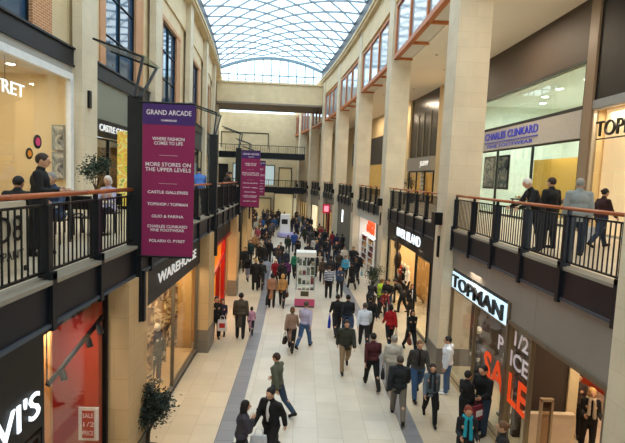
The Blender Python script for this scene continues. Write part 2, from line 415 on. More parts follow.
# bridge crossing at the top
t = empty('stone_bridge', (bl(-1, 54), 57, EYE + 7.8), 'cream stone bridge crossing the hall below the glass roof', 'bridge')
a = MB(); a.box(-7.2, 4.7, 54, 59.6, EYE + 8.15, EYE + 10.35); a.box(-7.3, 4.75, 53.85, 54.2, EYE + 10.2, EYE + 10.4); a.build('parapet', STONE, t)
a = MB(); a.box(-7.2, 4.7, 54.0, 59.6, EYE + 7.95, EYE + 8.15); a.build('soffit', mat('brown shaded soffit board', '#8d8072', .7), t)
# walkways crossing at the far end
for z, nm, lb in ((EYE + 3.05, 'upper', 'dark railed walkway crossing the far end, upper of the two'), (F - .15, 'lower', 'dark railed walkway crossing the far end, lower of the two')):
    t = empty('footbridge', (bl(-1, 66), 66, z), lb, 'footbridge', 'walkways crossing the far end')
    a = MB(); a.box(-7.4, 4.8, 65.8, 68.5, z - .6, z + .2); a.build('deck', STEEL, t)
    a = MB()
    l = -7.3
    while l < 4.8: a.box(l - .03, l + .03, 65.8, 65.86, z, z + 1.15); l += 1.2
    l = -7.3
    while l < 4.8: a.box(l - .012, l + .012, 65.82, 65.84, z, z + 1.1); l += .24
    a.build('baluster_panel', STEELB, t)
    a = MB(); a.box(-7.4, 4.8, 65.78, 65.88, z + 1.1, z + 1.18); a.build('handrail', STEEL, t)
# end wall features
for k, (l0, l1, z0, z1, m) in enumerate(((-4.6, -2.0, F + .2, F + 3.2, 'w'), (-.6, 1.6, F + .2, F + 3.1, 'w'), (-6.9, -5.5, F, F + 3, 'd'), (2.4, 4.2, F, F + 2.8, 'o'), (-6.5, 0.5, EYE + 4.2, EYE + 6.4, 'c'), (-5.5, -2.5, .2, 3.3, 'w'), (-1.5, 1.2, 0, 2.8, 'o'), (1.8, 4.6, 0, 3.6, 'l'))):
    mm = {'w': mat('pale blue lit window', '#cfe0e2', .4, 0, .1, 1, emit=.35), 'd': BLACK, 'o': CREAM2, 'c': STONE, 'l': mat('warm lit doorway', '#e9d3a0', .5, 0, .1, 1, emit=.12)}[m]
    t = empty('window_%d' % (50 + k), (bl(l0, 72), 72.8, z0)); t['kind'] = 'structure'
    a = MB(); a.box(l0, l1, 72.95, 72.99, z0, z1); a.build('pane', mm, t)
    a = MB(); a.box(l0 - .1, l0, 72.86, 72.99, z0, z1 + .1); a.box(l1, l1 + .1, 72.86, 72.99, z0, z1 + .1); a.box(l0 - .1, l1 + .1, 72.86, 72.99, z1, z1 + .12); a.build('window_frame', STEEL, t)

# ------------------------------------------------------------------ gallery fascias (setting) and railings (things)
for nm, l0, l1, lf in (('trim_8', 4.80, 5.0, 4.78), ('trim_9', -3.35, -3.15, -3.33)):
    a = MB(); a.box(l0, l1, YN, YE, F - .52, F - .02, 0); a.box(lf, lf + .2 + .02, YN, YE, F - .57, F - .52, 1); a.box(min(l0, l1) - .01, max(l0, l1) + .06, YN, YE, F - .02, F + .035, 2)
    struct(a, nm, [NAVY, FLANGE, mat('pale stone kerb', '#8f887b', .6)])
def railing(side, y0, y1, label, group, fine=True, ys=None):
    l = 4.86 if side == 'R' else -3.21
    t = empty('balcony_railing', (bl(l, y0), y0, F), label, 'railing', group)
    a = MB(); n = max(1, round((y1 - y0) / 2))
    for k in range(n):
        ya, yb = y0 + (y1 - y0) * k / n, y0 + (y1 - y0) * (k + 1) / n
        a.tube((bl(l, ya), ya, F + 1.10), (bl(l, yb), yb, F + 1.10), .035, 10)
    a.build('handrail', WOOD, t, smooth=True)
    a = MB(); a.box(l - .02, l + .02, y0, y1, F + .96, F + .99); a.box(l - .02, l + .02, y0, y1, F + .12, F + .15)
    st = .12 if fine else .24
    m = int((y1 - y0) / st)
    for k in range(1, m):
        y = y0 + (y1 - y0) * k / m; r = .009 if fine else .016
        a.box(l - r, l + r, y - r, y + r, F + .12, F + .97)
    a.build('baluster_panel', STEELB, t)
    if ys is None:
        n = max(1, round((y1 - y0) / 1.6)); ys = [y0 + (y1 - y0) * (k + .5) / n for k in range(n)]
    s = 1 if side == 'R' else -1
    for y in ys:
        a = MB(); a.box(l - .07, l + .07, y - .055, y + .055, F + .06, F + .98)
        a.box(l - .03, l + .03, y - .03, y + .03, F + .97, F + 1.07)
        lo, hi = (4.74, 4.80) if side == 'R' else (-3.15, -3.09)
        a.box(lo, hi, y - .055, y + .055, F - .62, F + .12); a.box(min(lo, l) , max(hi, l), y - .05, y + .05, F + .04, F + .14)
        a.build('post', STEEL, t)
names = {0: 'behind the nearest pillar', 1: 'before the footwear shop', 2: 'above the shop with a black sign band', 3: 'above the orange graphic shop', 4: 'above the grey shutters', 5: 'above the pink hanging sign', 6: 'near the far bridge', 7: 'beyond the far bridge', 8: 'beside the end wall'}
for i, (y0, y1) in enumerate(gap):
    ys = [6.9, 8.5, 10.1, 11.7, 13.3, 14.85] if i == 1 else None
    railing('R', y0, y1, 'black balcony railing with wood handrail, right gallery, ' + names[i], 'balcony railings on the right', i < 3, ys)
MY = [1.4, 9.1, 16.9, 24.5, 32.2, 40.0, 47.8, 55.6, 63.4]
ln = ['in front of the cafe seats', 'right behind the big magenta banner', 'where a blue shirted man leans', 'right of the second magenta banner', 'above the far left shops', 'far, before the bridge', 'under the far bridge', 'beyond the far bridge']
for i in range(8):
    ys = [2.9, 4.5, 6.0, 7.45] if i == 0 else None
    railing('L', MY[i] + .08, MY[i + 1] - .08, 'black balcony railing with wood handrail, left gallery, ' + ln[i], 'balcony railings on the left', i < 3, ys)
# masts with glass reflectors, banners
mn = ['nearest one, holding the big magenta banner', 'second one, without banner, beside the blue shirted man', 'third one, holding the middle banner', 'fourth one, without a banner', 'fifth one, holding the smallest banner', 'sixth one, in the distance']
for i, y in enumerate(MY[1:7]):
    x = bl(-3.1, y)
    t = empty('steel_mast', (x, y, 3.25), 'dark steel mast on the left balcony, ' + mn[i], 'mast', 'steel masts on the left balcony')
    a = MB(); a.box(-3.30, -3.02, y - .08, y + .08, 3.25, EYE + 1.38, curved=True); a.box(-3.14, -2.96, y - .05, y + .05, 3.25, EYE - 1.9); a.build('post', STEEL, t)
    zt = EYE + 1.35
    a = MB(); a.bar((x - .05, y - .12, zt), (x - .05, y + .30, zt + .82), .045, .045); a.bar((x - .05, y + .12, zt), (x - .05, y + 1.15, zt + .80), .045, .045)
    a.bar((x - .05, y + .30, zt + .82), (x - 1.0, y + .30, zt + 1.12), .035, .035); a.bar((x - .05, y + 1.15, zt + .80), (x - 1.0, y + 1.15, zt + 1.10), .035, .035); a.build('strut', STEELB, t)
    g = MB(); g.raw([(x + .02, y + .3, zt + .84), (x + .02, y + 1.15, zt + .82), (x - 1.0, y + 1.15, zt + 1.13), (x - 1.0, y + .3, zt + 1.15)], [(0, 1, 2, 3)])
    gp = g.build('glass_panel', glass_mat('frosted reflector glass', (.75, .82, .84), .12, .2), t)
    sm = gp.modifiers.new('solid', 'SOLIDIFY'); sm.thickness = .03
LINES = [(.86, 'GRAND ARCADE', .125, .86), (.815, 'CAMBRIDGE', .045, .3), (.70, 'WHERE FASHION\nCOMES TO LIFE', .085, .62), (.615, '________', .05, .35), (.53, 'MORE STORES ON\nTHE UPPER LEVELS', .10, .88), (.43, '________', .05, .35), (.365, 'CASTLE GALLERIES', .075, .78),
         (.285, 'TOPSHOP / TOPMAN', .075, .78), (.205, 'OLIO & FARINA', .075, .62), (.125, 'CHARLES CLINKARD\nFINE FOOTWEAR', .075, .78), (.04, 'POLARN O. PYRET', .075, .7)]
for i, (y, lab) in enumerate(((9.0, 'large magenta banner with purple heading and white text, nearest of three'), (24.4, 'magenta banner with purple heading, middle one of three'), (39.9, 'smallest magenta banner, partly behind the middle banner'))):
    y -= .02; x0, x1 = bl(-3.0, y), bl(-2.04, y); zb, zt = EYE - 1.58, EYE + 1.25
    t = empty('hanging_banner', (x0, y, zb), lab, 'banner', 'magenta banners on the left')
    a = MB(); a.box(x0, x1, y - .012, y + .012, zb, zt - .38, curved=False); a.build('banner_cloth', MAGENTA, t)
    a = MB(); a.box(x0, x1, y - .013, y + .013, zt - .38, zt, curved=False); a.build('heading', PURPLE, t)
    for q in (zt + .02, zb - .02): a = MB(); a.tube((x0 - .08, y, q), (x1, y, q), .02); a.build('arm', STEELB, t)
    for f, s, sz, wd in LINES:
        fz = zb + (zt - zb) * (f + .06)
        if f > .8: fz = zt - (.16 if f > .84 else .30)
        text('lettering', s, t, ((x0 + x1) / 2, y - .016, fz), sz, 'C', PRINTW, width=wd * (x1 - x0), ext=.001, bold=.001)

# ------------------------------------------------------------------ ground-floor pillars on the left
GL = [.2, 8.5, 16.0, 23.9, 31.3, 39.3, 47.2, 55., 62.8, 70.6]
gn = ['under the cafe', 'nearest one, right of the red shop window', 'second one, at the end of the clothes shop', 'third one, right of the red framed shop', 'fourth one, behind the crowd', 'fifth one in the far row', 'sixth one in the far row', 'seventh one in the far row', 'eighth one in the far row', 'last one by the end wall']
for i, y in enumerate(GL):
    t = empty('stone_pillar', (bl(-3.3, y), y + .5, 0), 'warm lit pillar under the left gallery, ' + gn[i], 'pillar', 'stone pillars under the left gallery')
    a = MB(); a.box(-3.47, -3.06, y, y + 1.05, .8, F - .57); a.build('shaft', LITSTONE, t)
    a = MB(); a.box(-3.49, -3.03, y - .02, y + 1.07, 0, .8); a.build('plinth', PLINTH, t)
# ------------------------------------------------------------------ shop shells
SN = [0]
def shell(side, lf, depth, y0, y1, z0, z1, wm, fm=None, cm_=None):
    """the room behind a shopfront: back wall, two side walls, ceiling, floor"""
    sg = 1 if side == 'R' else -1
    def rng(a, b): return (min(a, b), max(a, b))
    SN[0] += 1
    a = MB()
    b0, b1 = rng(lf + sg * depth, lf + sg * (depth + .15)); a.box(b0, b1, y0, y1, z0, z1, 0)
    b0, b1 = rng(lf + sg * .1, lf + sg * depth)
    a.box(b0, b1, y0 - .12, y0, z0, z1, 0); a.box(b0, b1, y1, y1 + .12, z0, z1, 0)
    a.box(b0, b1, y0, y1, z1 - .1, z1, 2); a.box(b0, b1, y0, y1, z0, z0 + .02, 1)
    return struct(a, 'wall_shop_%d' % SN[0], [wm, fm or FLOORW, cm_ or PLASTER])
WN = [100]
def glazing(side, lf, y0, y1, z0, z1, nm=2, fm=None, glass=None, fw=.05, trans=None, sill=None):
    """shop window: glass with frame, one window_<n>"""
    WN[0] += 1
    t = empty('window_%d' % WN[0], (bl(lf, y0), y0, z0)); t['kind'] = 'structure'
    a = MB(); a.box(lf - .012, lf + .012, y0, y1, z0, z1); a.build('pane', glass or CLEAR, t)
    a = MB()
    for k in range(nm + 1): yc = y0 + (y1 - y0) * k / nm; a.box(lf - .05, lf + .05, yc - fw / 2, yc + fw / 2, z0, z1)
    a.box(lf - .05, lf + .05, y0, y1, z1 - fw, z1); a.box(lf - .05, lf + .05, y0, y1, z0, z0 + fw * 1.5)
    for q in (trans or []): a.box(lf - .04, lf + .04, y0, y1, q - .02, q + .02)
    a.build('window_frame', fm or STEELB, t)
    return t
def downlights(pts, z, group, lab, m=None, r=.09):
    for i, (l, y) in enumerate(pts):
        a = MB(); a.lathe([(r * 1.35, 0), (r * 1.35, .02), (r, .02)], (bl(l, y), y, z - .02), 14, 0)
        o = a.build('ceiling_light', WHITE); tag(o, lab, 'ceiling light', group)
        a = MB(); a.lathe([(r, 0), (r, .012)], (bl(l, y), y, z - .03), 14); b = a.build('diffuser', m or LAMPM, None, origin=o.location); b.location = (0, 0, 0); b.parent = o
def board(name, side, lf, y0, y1, z0, z1, m, label, cat='sign board', th=.08, group=None):
    """a sign board mounted on a shopfront; returns an Empty that parents panel and letters"""
    t = empty(name, (bl(lf, (y0 + y1) / 2), (y0 + y1) / 2, z0), label, cat, group)
    a = MB(); a.box(lf - th / 2, lf + th / 2, y0, y1, z0, z1); a.build('panel', m, t)
    return t
def letters(side, t, s, lf, y0, y1, z, h, m, ext=.03, one=True):
    """letters fitted between y0 and y1 along the front; each glyph is part of one lettering"""
    yc = (y0 + y1) / 2
    ang = math.atan((bend(y1) - bend(y0)) / (y1 - y0))
    return text('lettering', s, t, (bl(lf, yc), yc, z), h, side, m, width=(y1 - y0), ext=ext, bold=.004 * h, ang=ang)

# ================================================================== RIGHT, ground floor
HB = 3.12
# --- the shop with the lit black letters (front A)
shell('R', 4.95, 4.6, 6.8, 14.95, 0, 3.9, mat('dark taupe shop wall', '#5d5148', .7), FLOORW, mat('dark shop ceiling', '#6b625a', .7))
a = MB()
a.box(4.87, 5.02, 5.6, 10.6, HB, F - .5, 0); a.box(4.87, 5.02, 10.6, 14.85, 3.52, F - .5, 0)
struct(a, 'wall_front_right', SHOPSTONE)
a = MB(); a.box(4.82, 5.04, 6.7, 10.6, HB - .08, HB, 0); a.box(4.82, 5.04, 10.52, 10.62, 0.1, 3.52, 0); a.box(4.87, 5.02, 6.7, 7.1, 0, HB, 0); struct(a, 'trim_50', mat('bronze shopfront frame', '#7b6c5a', .35, .5, .1))
glazing('R', 4.92, 10.62, 14.8, .12, 2.90, 2, mat('bronze mullion', '#8c7b62', .35, .5, .1), fw=.035)
glazing('R', 4.92, 9.5, 10.52, .12, HB - .08, 1, mat('bronze mullion', '#8c7b62'), fw=.05)
a = MB(); a.box(4.90, 5.9, 9.5, 14.8, 0.02, .30); a.box(4.86, 4.92, 9.5, 14.8, 0, .14); struct(a, 'trim_51', mat('cream window platform', '#d8c39c', .6))
t = board('shop_sign', 'R', 4.93, 10.62, 14.8, 2.90, 3.50, STEELB, 'cool lit sign box with black letters TOPMAN at ground level on the right')
a = MB(); a.box(4.86, 4.885, 10.65, 14.75, 2.92, 3.42); a.build('light_strip', mat('cool backlit panel', '#dff4ff', .5, 0, 0, emit=.85, ecol='#c8ecff'), t)
letters('R', t, 'TOPMAN', 4.83, 10.85, 14.6, 3.15, .54, LETK, .03)
t = empty('window_sticker', (4.9, 12.0, 1.2), 'white and orange lettering 1/2 PRICE SALE stuck across two shop windows on the right', 'window lettering')
yA0, yA1 = 9.85, 12.6
text('lettering', '1/2', t, (4.895, 10.02, 2.76), .46, 'R', PRINTW, width=.66, ext=.002, bold=.01)
text('lettering', 'P', t, (4.895, 11.0, 2.38), .5, 'R', PRINTW, width=.30, ext=.002, bold=.01)
text('lettering', 'ICE', t, (4.895, 10.02, 2.26), .5, 'R', PRINTW, width=.84, ext=.002, bold=.01)
text('lettering', 'SA', t, (4.895, 11.30, 1.55), .95, 'R', ORANGE, width=1.25, ext=.002, bold=.02)
text('lettering', 'LE', t, (4.895, 10.00, 1.55), .95, 'R', ORANGE, width=.90, ext=.002, bold=.02)
# fitting-out inside
a = MB(); a.box(5.15, 6.35, 10.55, 10.7, .02, 3.7, curved=False); struct(a, 'wall_partition', BROWNW)
a = MB(); a.box(6.35, 6.58, 10.5, 10.75, .02, 3.7, curved=False); struct(a, 'trim_52', mat('lit cream pillar paint', '#f0dcae', .6))
a = MB(); a.box(5.2, 6.35, 10.2, 10.3, .02, 1.05, curved=False); a.box(5.15, 6.38, 10.18, 10.32, 1.03, 1.07, curved=False); o = a.build('low_screen', mat('pale frosted screen', '#d9c6ac', .4)); tag(o, 'low pale screen behind the security gate in the shop doorway', 'screen')
a = MB(); a.box(6.9, 9.3, 14.2, 14.3, .02, 3.6, curved=False); a.box(9.3, 9.4, 8, 14.2, .02, 3.6, curved=False); struct(a, 'wall_red', mat('orange red shop wall', '#b5431f', .6))
for k, (x, y) in enumerate(((5.45, 9.75),)):
    t = empty('security_gate', (x, y, 0.02), 'beige shop security gate standing in the open doorway before the dark partition', 'security gate')
    a = MB(); a.box(x - .14, x - .10, y - .04, y + .04, .02, 1.62, curved=False); a.box(x + .10, x + .14, y - .04, y + .04, .02, 1.62, curved=False); a.box(x - .14, x + .14, y - .04, y + .04, 1.58, 1.64, curved=False); a.box(x - .2, x + .2, y - .1, y + .1, .02, .07, curved=False); a.build('gate_frame', mat('beige gate plastic', '#b59a78', .4), t)
    a = MB(); a.box(x - .10, x + .10, y - .01, y + .01, .3, 1.58, curved=False); a.build('gate_panel', glass_mat('smoked gate panel', (.7, .6, .48), .1), t)
lamp('shop lamp', (7.8, 9.5, 3.7), 150, 2.5, (1, .78, .52)); lamp('shop lamp', (5.6, 12.8, 3.7), 60, 2.5, (1, .85, .65), sy=.8)
downlights([(7.3, 8.6), (8.2, 9.8), (7.0, 11.4)], 3.8, 'downlights in the right ground shop', 'small round downlight in the ceiling of the open shop at bottom right')

# --- black sign band shop (front B)
shell('R', 4.95, 3.6, 16.2, 25.2, 0, 3.6, CREAM2, FLOORW, CREAM2)
t = board('shop_sign', 'R', 4.90, 16.1, 25.3, 3.22, F - .48, BLACK, 'black sign band with white letters RIVER ISLAND above the warm lit fashion window')
letters('R', t, 'RIVER ISLAND', 4.85, 18.9, 23.2, 3.72, .58, SIGNW, .02)
glazing('R', 4.92, 17.4, 19.6, .12, 3.2, 1, STEELB, fw=.04); glazing('R', 4.92, 23.2, 25.2, .12, 3.2, 1, STEELB, fw=.04)
a = MB(); a.box(4.9, 5.0, 16.1, 17.35, 0, 3.25); struct(a, 'trim_53', mat('dark bronze panel', '#2f2721', .4))
a = MB(); a.box(4.9, 6.3, 17.4, 19.6, .02, .28); a.box(4.9, 6.3, 23.2, 25.2, .02, .28); struct(a, 'trim_54', mat('cream window platform', '#d8c39c', .6))
a = MB()
for k in range(26): y = 17.5 + k * .3; a.box(6.4, 6.46, y, y + .2, .3, 3.3)
o = a.build('slatted_backdrop', mat('honey wood slats', '#d9a865', .5, 0, .1)); tag(o, 'honey coloured slatted backdrop behind the mannequins of the warm lit window', 'backdrop')
for k, (y, z) in enumerate(((24.3, 2.9), (24.1, 2.15), (23.9, 1.25))):
    a = MB(); a.ell((bl(5.2, y), y, z), .2, .2, .27 if k != 1 else .45); a.tube((bl(5.2, y), y, z + .2), (bl(5.2, y), y, 3.45), .012)
    o = a.build('pendant_lamp', mat('dark brown lacquer', '#2a1a12', .3), smooth=True); tag(o, 'dark pendant lamp in the warm lit window, %s of three' % ['highest', 'the long middle one', 'lowest'][k], 'pendant lamp', 'dark pendant lamps in the window')
for y in (18.8, 21.3, 23.8): lamp('shop lamp', (bl(5.6, y), y, 3.45), 75, 1.6, (1, .80, .50), sy=.6)

# --- white shop with orange graphic (front C)
shell('R', 4.95, 3.0, 26.5, 34.9, 0, 3.7, WHITE, FLOORW, WHITE)
a = MB(); a.box(4.88, 5.05, 26.4, 35, 3.55, F - .5); struct(a, 'wall_header_white', mat('pale grey header panel', '#c9cbc9', .5))
a = MB(); a.box(4.88, 5.0, 26.4, 28.6, .1, 3.6); struct(a, 'trim_55', SHOPSTONE)
o = empty('shop_sign', (bl(5.2, 32.3), 32.3, 2.6), 'bright orange graphic panel hanging inside the white shop on the right', 'shop sign')
a = MB()
for k in range(9):
    y = 31.0 + (k % 5) * .55 + random.uniform(-.1, .1); z = 2.75 + (k // 5) * .42 + random.uniform(-.06, .06)
    a.ell((bl(5.25, y), y, z + .1), .05, .38, .30, 10, 6)
a.build('panel', mat('bright orange panel', '#f4582a', .5, 0, .25, 4, emit=.5, ecol='#ff5a20'), o)
for k in range(2):
    y0 = 30.2 + k * 2.2
    t = empty('display_shelf', (bl(5.6, y0), y0, .02), 'white display shelving stacked with small goods below the orange panel, ' + ['nearer unit', 'farther unit'][k], 'shelving', 'shelving in the white shop')
    a = MB(); a.box(5.5, 5.55, y0, y0 + 1.9, .02, 2.4); a.box(5.1, 5.55, y0, y0 + .04, .02, 2.4); a.box(5.1, 5.55, y0 + 1.86, y0 + 1.9, .02, 2.4)
    for q in range(6): a.box(5.1, 5.55, y0, y0 + 1.9, .2 + q * .42, .23 + q * .42)
    a.build('frame', WHITE, t)
    for q in range(5):
        for c in range(4):
            b = MB(); yy = y0 + .08 + c * .45; hh = random.uniform(.18, .32); b.box(5.14, 5.45, yy, yy + .36, .23 + q * .42, .23 + q * .42 + hh)
            b.build('goods', mat('goods %d' % ((q * 3 + c * 5 + k) % 7), ['#8a2d26', '#c98a4a', '#3c2f2a', '#e2d6bf', '#b5562a', '#5a3b46', '#d8b27a'][(q * 3 + c * 5 + k) % 7], .6), t)
lamp('shop lamp', (bl(5.8, 31.5), 31.5, 3.55), 170, 1.5, (1, .93, .85), sy=4)

# --- grey shuttered front (front D)
t = empty('door_1', (bl(4.9, 36.2), 36.2, 0)); t['kind'] = 'structure'
a = MB()
for k in range(14): y = 36.15 + k * .58; a.box(4.90, 4.98 + .03 * (k % 2), y, y + .57, 0, F - .5)
a.build('shutter', mat('grey shutter panels', '#77766f', .5, .2, .06), t)
o = MB(); o.box(4.84, 4.89, 41.5, 41.72, 2.45, 3.5); o = o.build('slot_light', mat('cool lit slot', '#f4fbff', .5, 0, 0, emit=3)); tag(o, 'tall white lit slot on the grey shutters', 'wall light')
# --- fronts E, F, G (far)
for (y0, y1, wmn, wc, op) in ((45.5, 52.5, 'cream far wall', '#d8bf93', 1), (53.8, 60.7, 'sand far wall', '#c9b189', 1), (62., 68.7, 'cream far wall', '#d8bf93', 1), (70., 73., 'sand far wall', '#c9b189', 0)):
    if op: shell('R', 4.95, 2.0, y0, y1, 0, 3.4, mat(wmn, wc, .7)); glazing('R', 4.95, y0 + .3, y1 - .3, .05, 3.0, 4, STEELB, fw=.12); lamp('shop lamp', (bl(5.6, (y0 + y1) / 2), (y0 + y1) / 2, 3.2), 120, 1., (1, .85, .6), sy=4)
    a = MB(); a.box(4.90, 5.05, y0 - .1, y1 + .1, 3.0, F - .5); struct(a, 'wall_header_%d' % int(y0), SHOPSTONE)
t = empty('door_2', (bl(4.9, 47), 46.6, 0)); t['kind'] = 'structure'
a = MB(); a.box(4.80, 4.90, 46.6, 46.9, 0, 3.0); a.box(4.80, 4.90, 49.0, 49.3, 0, 3.0); a.box(4.8, 4.9, 46.6, 49.3, 2.85, 3.05); a.build('door_frame', mat('dark red door frame', '#7c1520', .4), t)
t = empty('hanging_sign', (bl(4.3, 47.2), 47.2, 2.75), 'square pink and red sign hanging out from the far right wall', 'hanging sign')
a = MB(); a.box(3.95, 4.65, 47.15, 47.27, 2.75, 3.65); a.build('panel', mat('crimson sign panel', '#c5173e', .5, 0, 0, emit=.4), t)
a = MB(); a.box(4.08, 4.52, 47.13, 47.15, 2.92, 3.48); a.build('sign_face', mat('pink sign face', '#ff9fb2', .5, 0, 0, emit=.8), t)
a = MB(); a.tube((bl(4.3, 47.2), 47.2, 3.65), (bl(4.3, 47.2), 47.2, F - .5), .03); a.box(4.3, 4.9, 47.18, 47.24, 3.7, 3.75); a.build('bracket', STEELB, t)
a = MB(); a.box(4.75, 4.89, 56.5, 58.8, .05, 2.9); o = struct(a, 'door_3', mat('bright lit doorway', '#fff0c8', .5, 0, .1, 1, emit=.7))

# ================================================================== RIGHT, upper floor
UF = 9.7
# pilaster + lit cream front (front H)
shell('R', UF + .1, 2.5, 6.0, 16.1, F, 9.0, CREAM2, FLOORW, CREAM2)
a = MB(); a.box(UF, UF + .2, YN, 16.15, EYE + 3.0, 12.8); struct(a, 'wall_upper_dark', mat('near black wall panel', '#17181b', .6))
a = MB(); a.box(UF - .06, UF + .2, 4, 16.1, EYE + 2.72, EYE + 3.0); struct(a, 'trim_60', mat('brushed aluminium header', '#9aa3ad', .35, .3, .08))
a = MB(); a.box(UF + .4, UF + .5, 11.8, 16.0, F, EYE + 2.7); struct(a, 'wall_lit_panel', mat('peach lit panel', '#f9dcb8', .6, 0, .03, emit=.5, ecol='#ffdca8'))
glazing('R', UF, 12.8, 16.0, F, EYE + 2.7, 1, mat('pale aluminium frame', '#b8b0a4', .35, .5), fw=.05)
t = empty('shop_sign', (UF - .1, 13.5, EYE + 1.6), 'row of tall black letters TOPMAN on the peach lit front of the right gallery', 'shop sign')
letters('R', t, 'TOPMAN', UF - .05, 12.85, 15.75, EYE + 1.98, .70, LETK, .03)
a = MB(); a.box(UF - .02, UF + .0, 12.8, 15.8, EYE + 1.66, EYE + 1.70); a.build('rail', STEELB, t)
lamp('shop lamp', (UF + .25, 14, EYE + 2.6), 60, .2, (1, .86, .62), sy=3.5)
a = MB(); a.box(UF - .08, UF + .2, 16.1, 16.6, F, 12.8); struct(a, 'trim_61', mat('taupe pilaster panel', '#8b7a68', .5, 0, .08, 1))
for k, (z0, z1) in enumerate(((F + .9, F + 1.5), (F + 1.55, F + 2.15))):
    a = MB(); a.box(UF - .1, UF - .02, 12.0, 12.6, z0, z1); o = a.build('poster', ORANGE); tag(o, 'square orange poster beside the peach lit front, %s one' % ['lower', 'upper'][k], 'poster', 'orange posters')
# footwear shop (front I)
shell('R', UF + .1, 5, 16.7, 26.8, F, EYE + 4.5, mat('pale mint shop wall', '#dfe8dc', .6), FLOORW, mat('white shop ceiling', '#e6ece6', .7))
a = MB(); a.box(UF, UF + .2, 16.6, 27.0, EYE + 4.52, 12.8); struct(a, 'wall_upper_brown', BROWNW)
glazing('R', UF, 16.65, 26.9, EYE + 2.80, EYE + 4.5, 1, BLACK, fw=.08)
glazing('R', UF, 16.65, 26.9, F + .05, EYE + 1.78, 3, BLACK, fw=.06)
t = board('shop_sign', 'R', UF, 16.65, 26.9, EYE + 1.80, EYE + 2.78, mat('pale grey sign band', '#b8b5b2', .5), 'pale grey sign band with blue letters CHARLES CLINKARD on the right gallery', th=.16)
BLUEL = mat('royal blue letters', '#1b2fa0', .4, 0, 0, emit=.35, ecol='#2030c8')
letters('R', t, 'CHARLES CLINKARD', UF - .11, 19.6, 24.9, EYE + 2.45, .50, BLUEL, .01)
letters('R', t, 'FINE FOOTWEAR', UF - .10, 20.0, 24.6, EYE + 1.97, .22, BLUEL, .005)
a = MB(); a.box(UF - .12, UF - .09, 19.6, 24.9, EYE + 2.15, EYE + 2.18); a.build('underline', BLUEL, t)
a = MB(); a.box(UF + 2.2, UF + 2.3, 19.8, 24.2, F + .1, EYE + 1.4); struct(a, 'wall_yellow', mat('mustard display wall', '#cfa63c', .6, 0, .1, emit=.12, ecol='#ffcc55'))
for k in range(3):
    y = 18.2 + k * 2.4
    t = empty('display_table', (UF + 1.4, y, F + .02), 'dark display table with red and tan shoes inside the footwear shop, ' + ['nearest', 'middle', 'farthest'][k] + ' one', 'display table', 'display tables in the footwear shop')
    a = MB(); a.box(UF + .9, UF + 1.9, y - .7, y + .7, F + .82, F + .88)
    for dx in (.95, 1.8):
        for dy in (-.65, .6): a.box(UF + dx, UF + dx + .06, y + dy, y + dy + .06, F + .02, F + .82)
    a.build('table_frame', mat('dark walnut', '#3a251a', .4), t)
    for q in range(8):
        b = MB(); yy = y - .6 + (q % 4) * .32; ll = UF + 1.0 + (q // 4) * .45
        b.ell((bl(ll + .14, yy), yy + .05, F + .93), .14, .055, .05); b.ell((bl(ll + .05, yy), yy + .05, F + .98), .06, .05, .07)
        b.build('shoe', mat('shoe %d' % (q % 4), ['#a02218', '#2a1c18', '#b7874d', '#d9d0c0'][q % 4], .4), t, smooth=True)
t = empty('wall_poster', (UF + .4, 24.0, F + 1.2), 'dark framed fashion picture inside the footwear shop window', 'poster', 'framed pictures in the footwear shop')
for k, y in enumerate((23.7, 25.3)):
    tt = t if k == 0 else empty('wall_poster', (UF + .4, y, F + 1.2), 'dark framed fashion picture at the left end of the footwear shop window', 'poster', 'framed pictures in the footwear shop')
    if k == 0: t['label'] = 'dark framed fashion picture inside the footwear shop window, nearer the yellow wall'
    a = MB(); a.box(UF + .38, UF + .44, y - .65, y + .65, F + 1.3, F + 3.0); a.build('frame', BLACK, tt)
    a = MB(); a.box(UF + .36, UF + .38, y - .55, y + .55, F + 1.4, F + 2.9); a.build('picture', painting_mat('grey fashion picture', ['#23252b', '#5d6b76', '#b9b3a4', '#2b2b2b'], 2.2), tt)
downlights([(UF + 1.2, 18.6), (UF + 2.2, 19.6), (UF + 1.2, 20.6), (UF + 1.6, 22.5), (UF + 2.4, 24.2)], EYE + 4.28, 'cool downlights in the footwear shop', 'cool white round downlight in the footwear shop ceiling', COOLL, .14)
lamp('shop lamp', (UF + 2.4, 21.5, EYE + 4.2), 480, 2.5, (.90, 1, .95), sy=7); lamp('shop lamp', (UF + 2.4, 20.5, EYE + 1.6), 60, 1.5, (1, .85, .5), sy=4)
# hidden and far upper fronts
a = MB(); a.box(UF, UF + .3, 27.0, 33.0, F, 12.8); a.box(UF - .15, UF + .3, 39.0, 42.2, F, 12.8); a.box(UF, UF + .3, 42.2, YE, F, 12.8); struct(a, 'wall_upper_right', mat('cream upper wall', '#c9b48c', .7, 0, .06, .6))
a = MB(); a.box(UF, UF + .2, 33.0, 39.0, EYE + 1.9, 12.8); struct(a, 'wall_upper_black', mat('black brown glass wall', '#1d1713', .25, .1, .1))
for k, y in enumerate((34.4, 35.9, 37.2)):
    a = MB(); a.box(UF - .06, UF, y - .05, y + .05, EYE + 2.0, EYE + 5.2); o = a.build('light_strip', mat('pale metal strip', '#8f8877', .3, .4)); tag(o, 'slim pale vertical strip on the black upper front, %s of three' % ['right', 'middle', 'left'][k], 'wall strip', 'pale strips on the black front')
t = board('shop_sign', 'R', UF - .1, 33.0, 38.5, EYE + .9, EYE + 1.9, mat('grey sign box', '#8e8c86', .5), 'grey sign box with small white mark at the far upper shop', th=.5)
letters('R', t, 'JIGSAW', UF - .37, 33.4, 35.2, EYE + 1.4, .5, LETW, .02)
t['label'] = 'grey sign box with small white letters at the far upper shop'
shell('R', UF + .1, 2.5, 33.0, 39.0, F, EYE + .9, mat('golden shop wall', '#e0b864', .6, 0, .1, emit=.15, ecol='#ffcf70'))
glazing('R', UF, 33.2, 38.9, F + .05, EYE + .9, 3, BLACK, fw=.08)
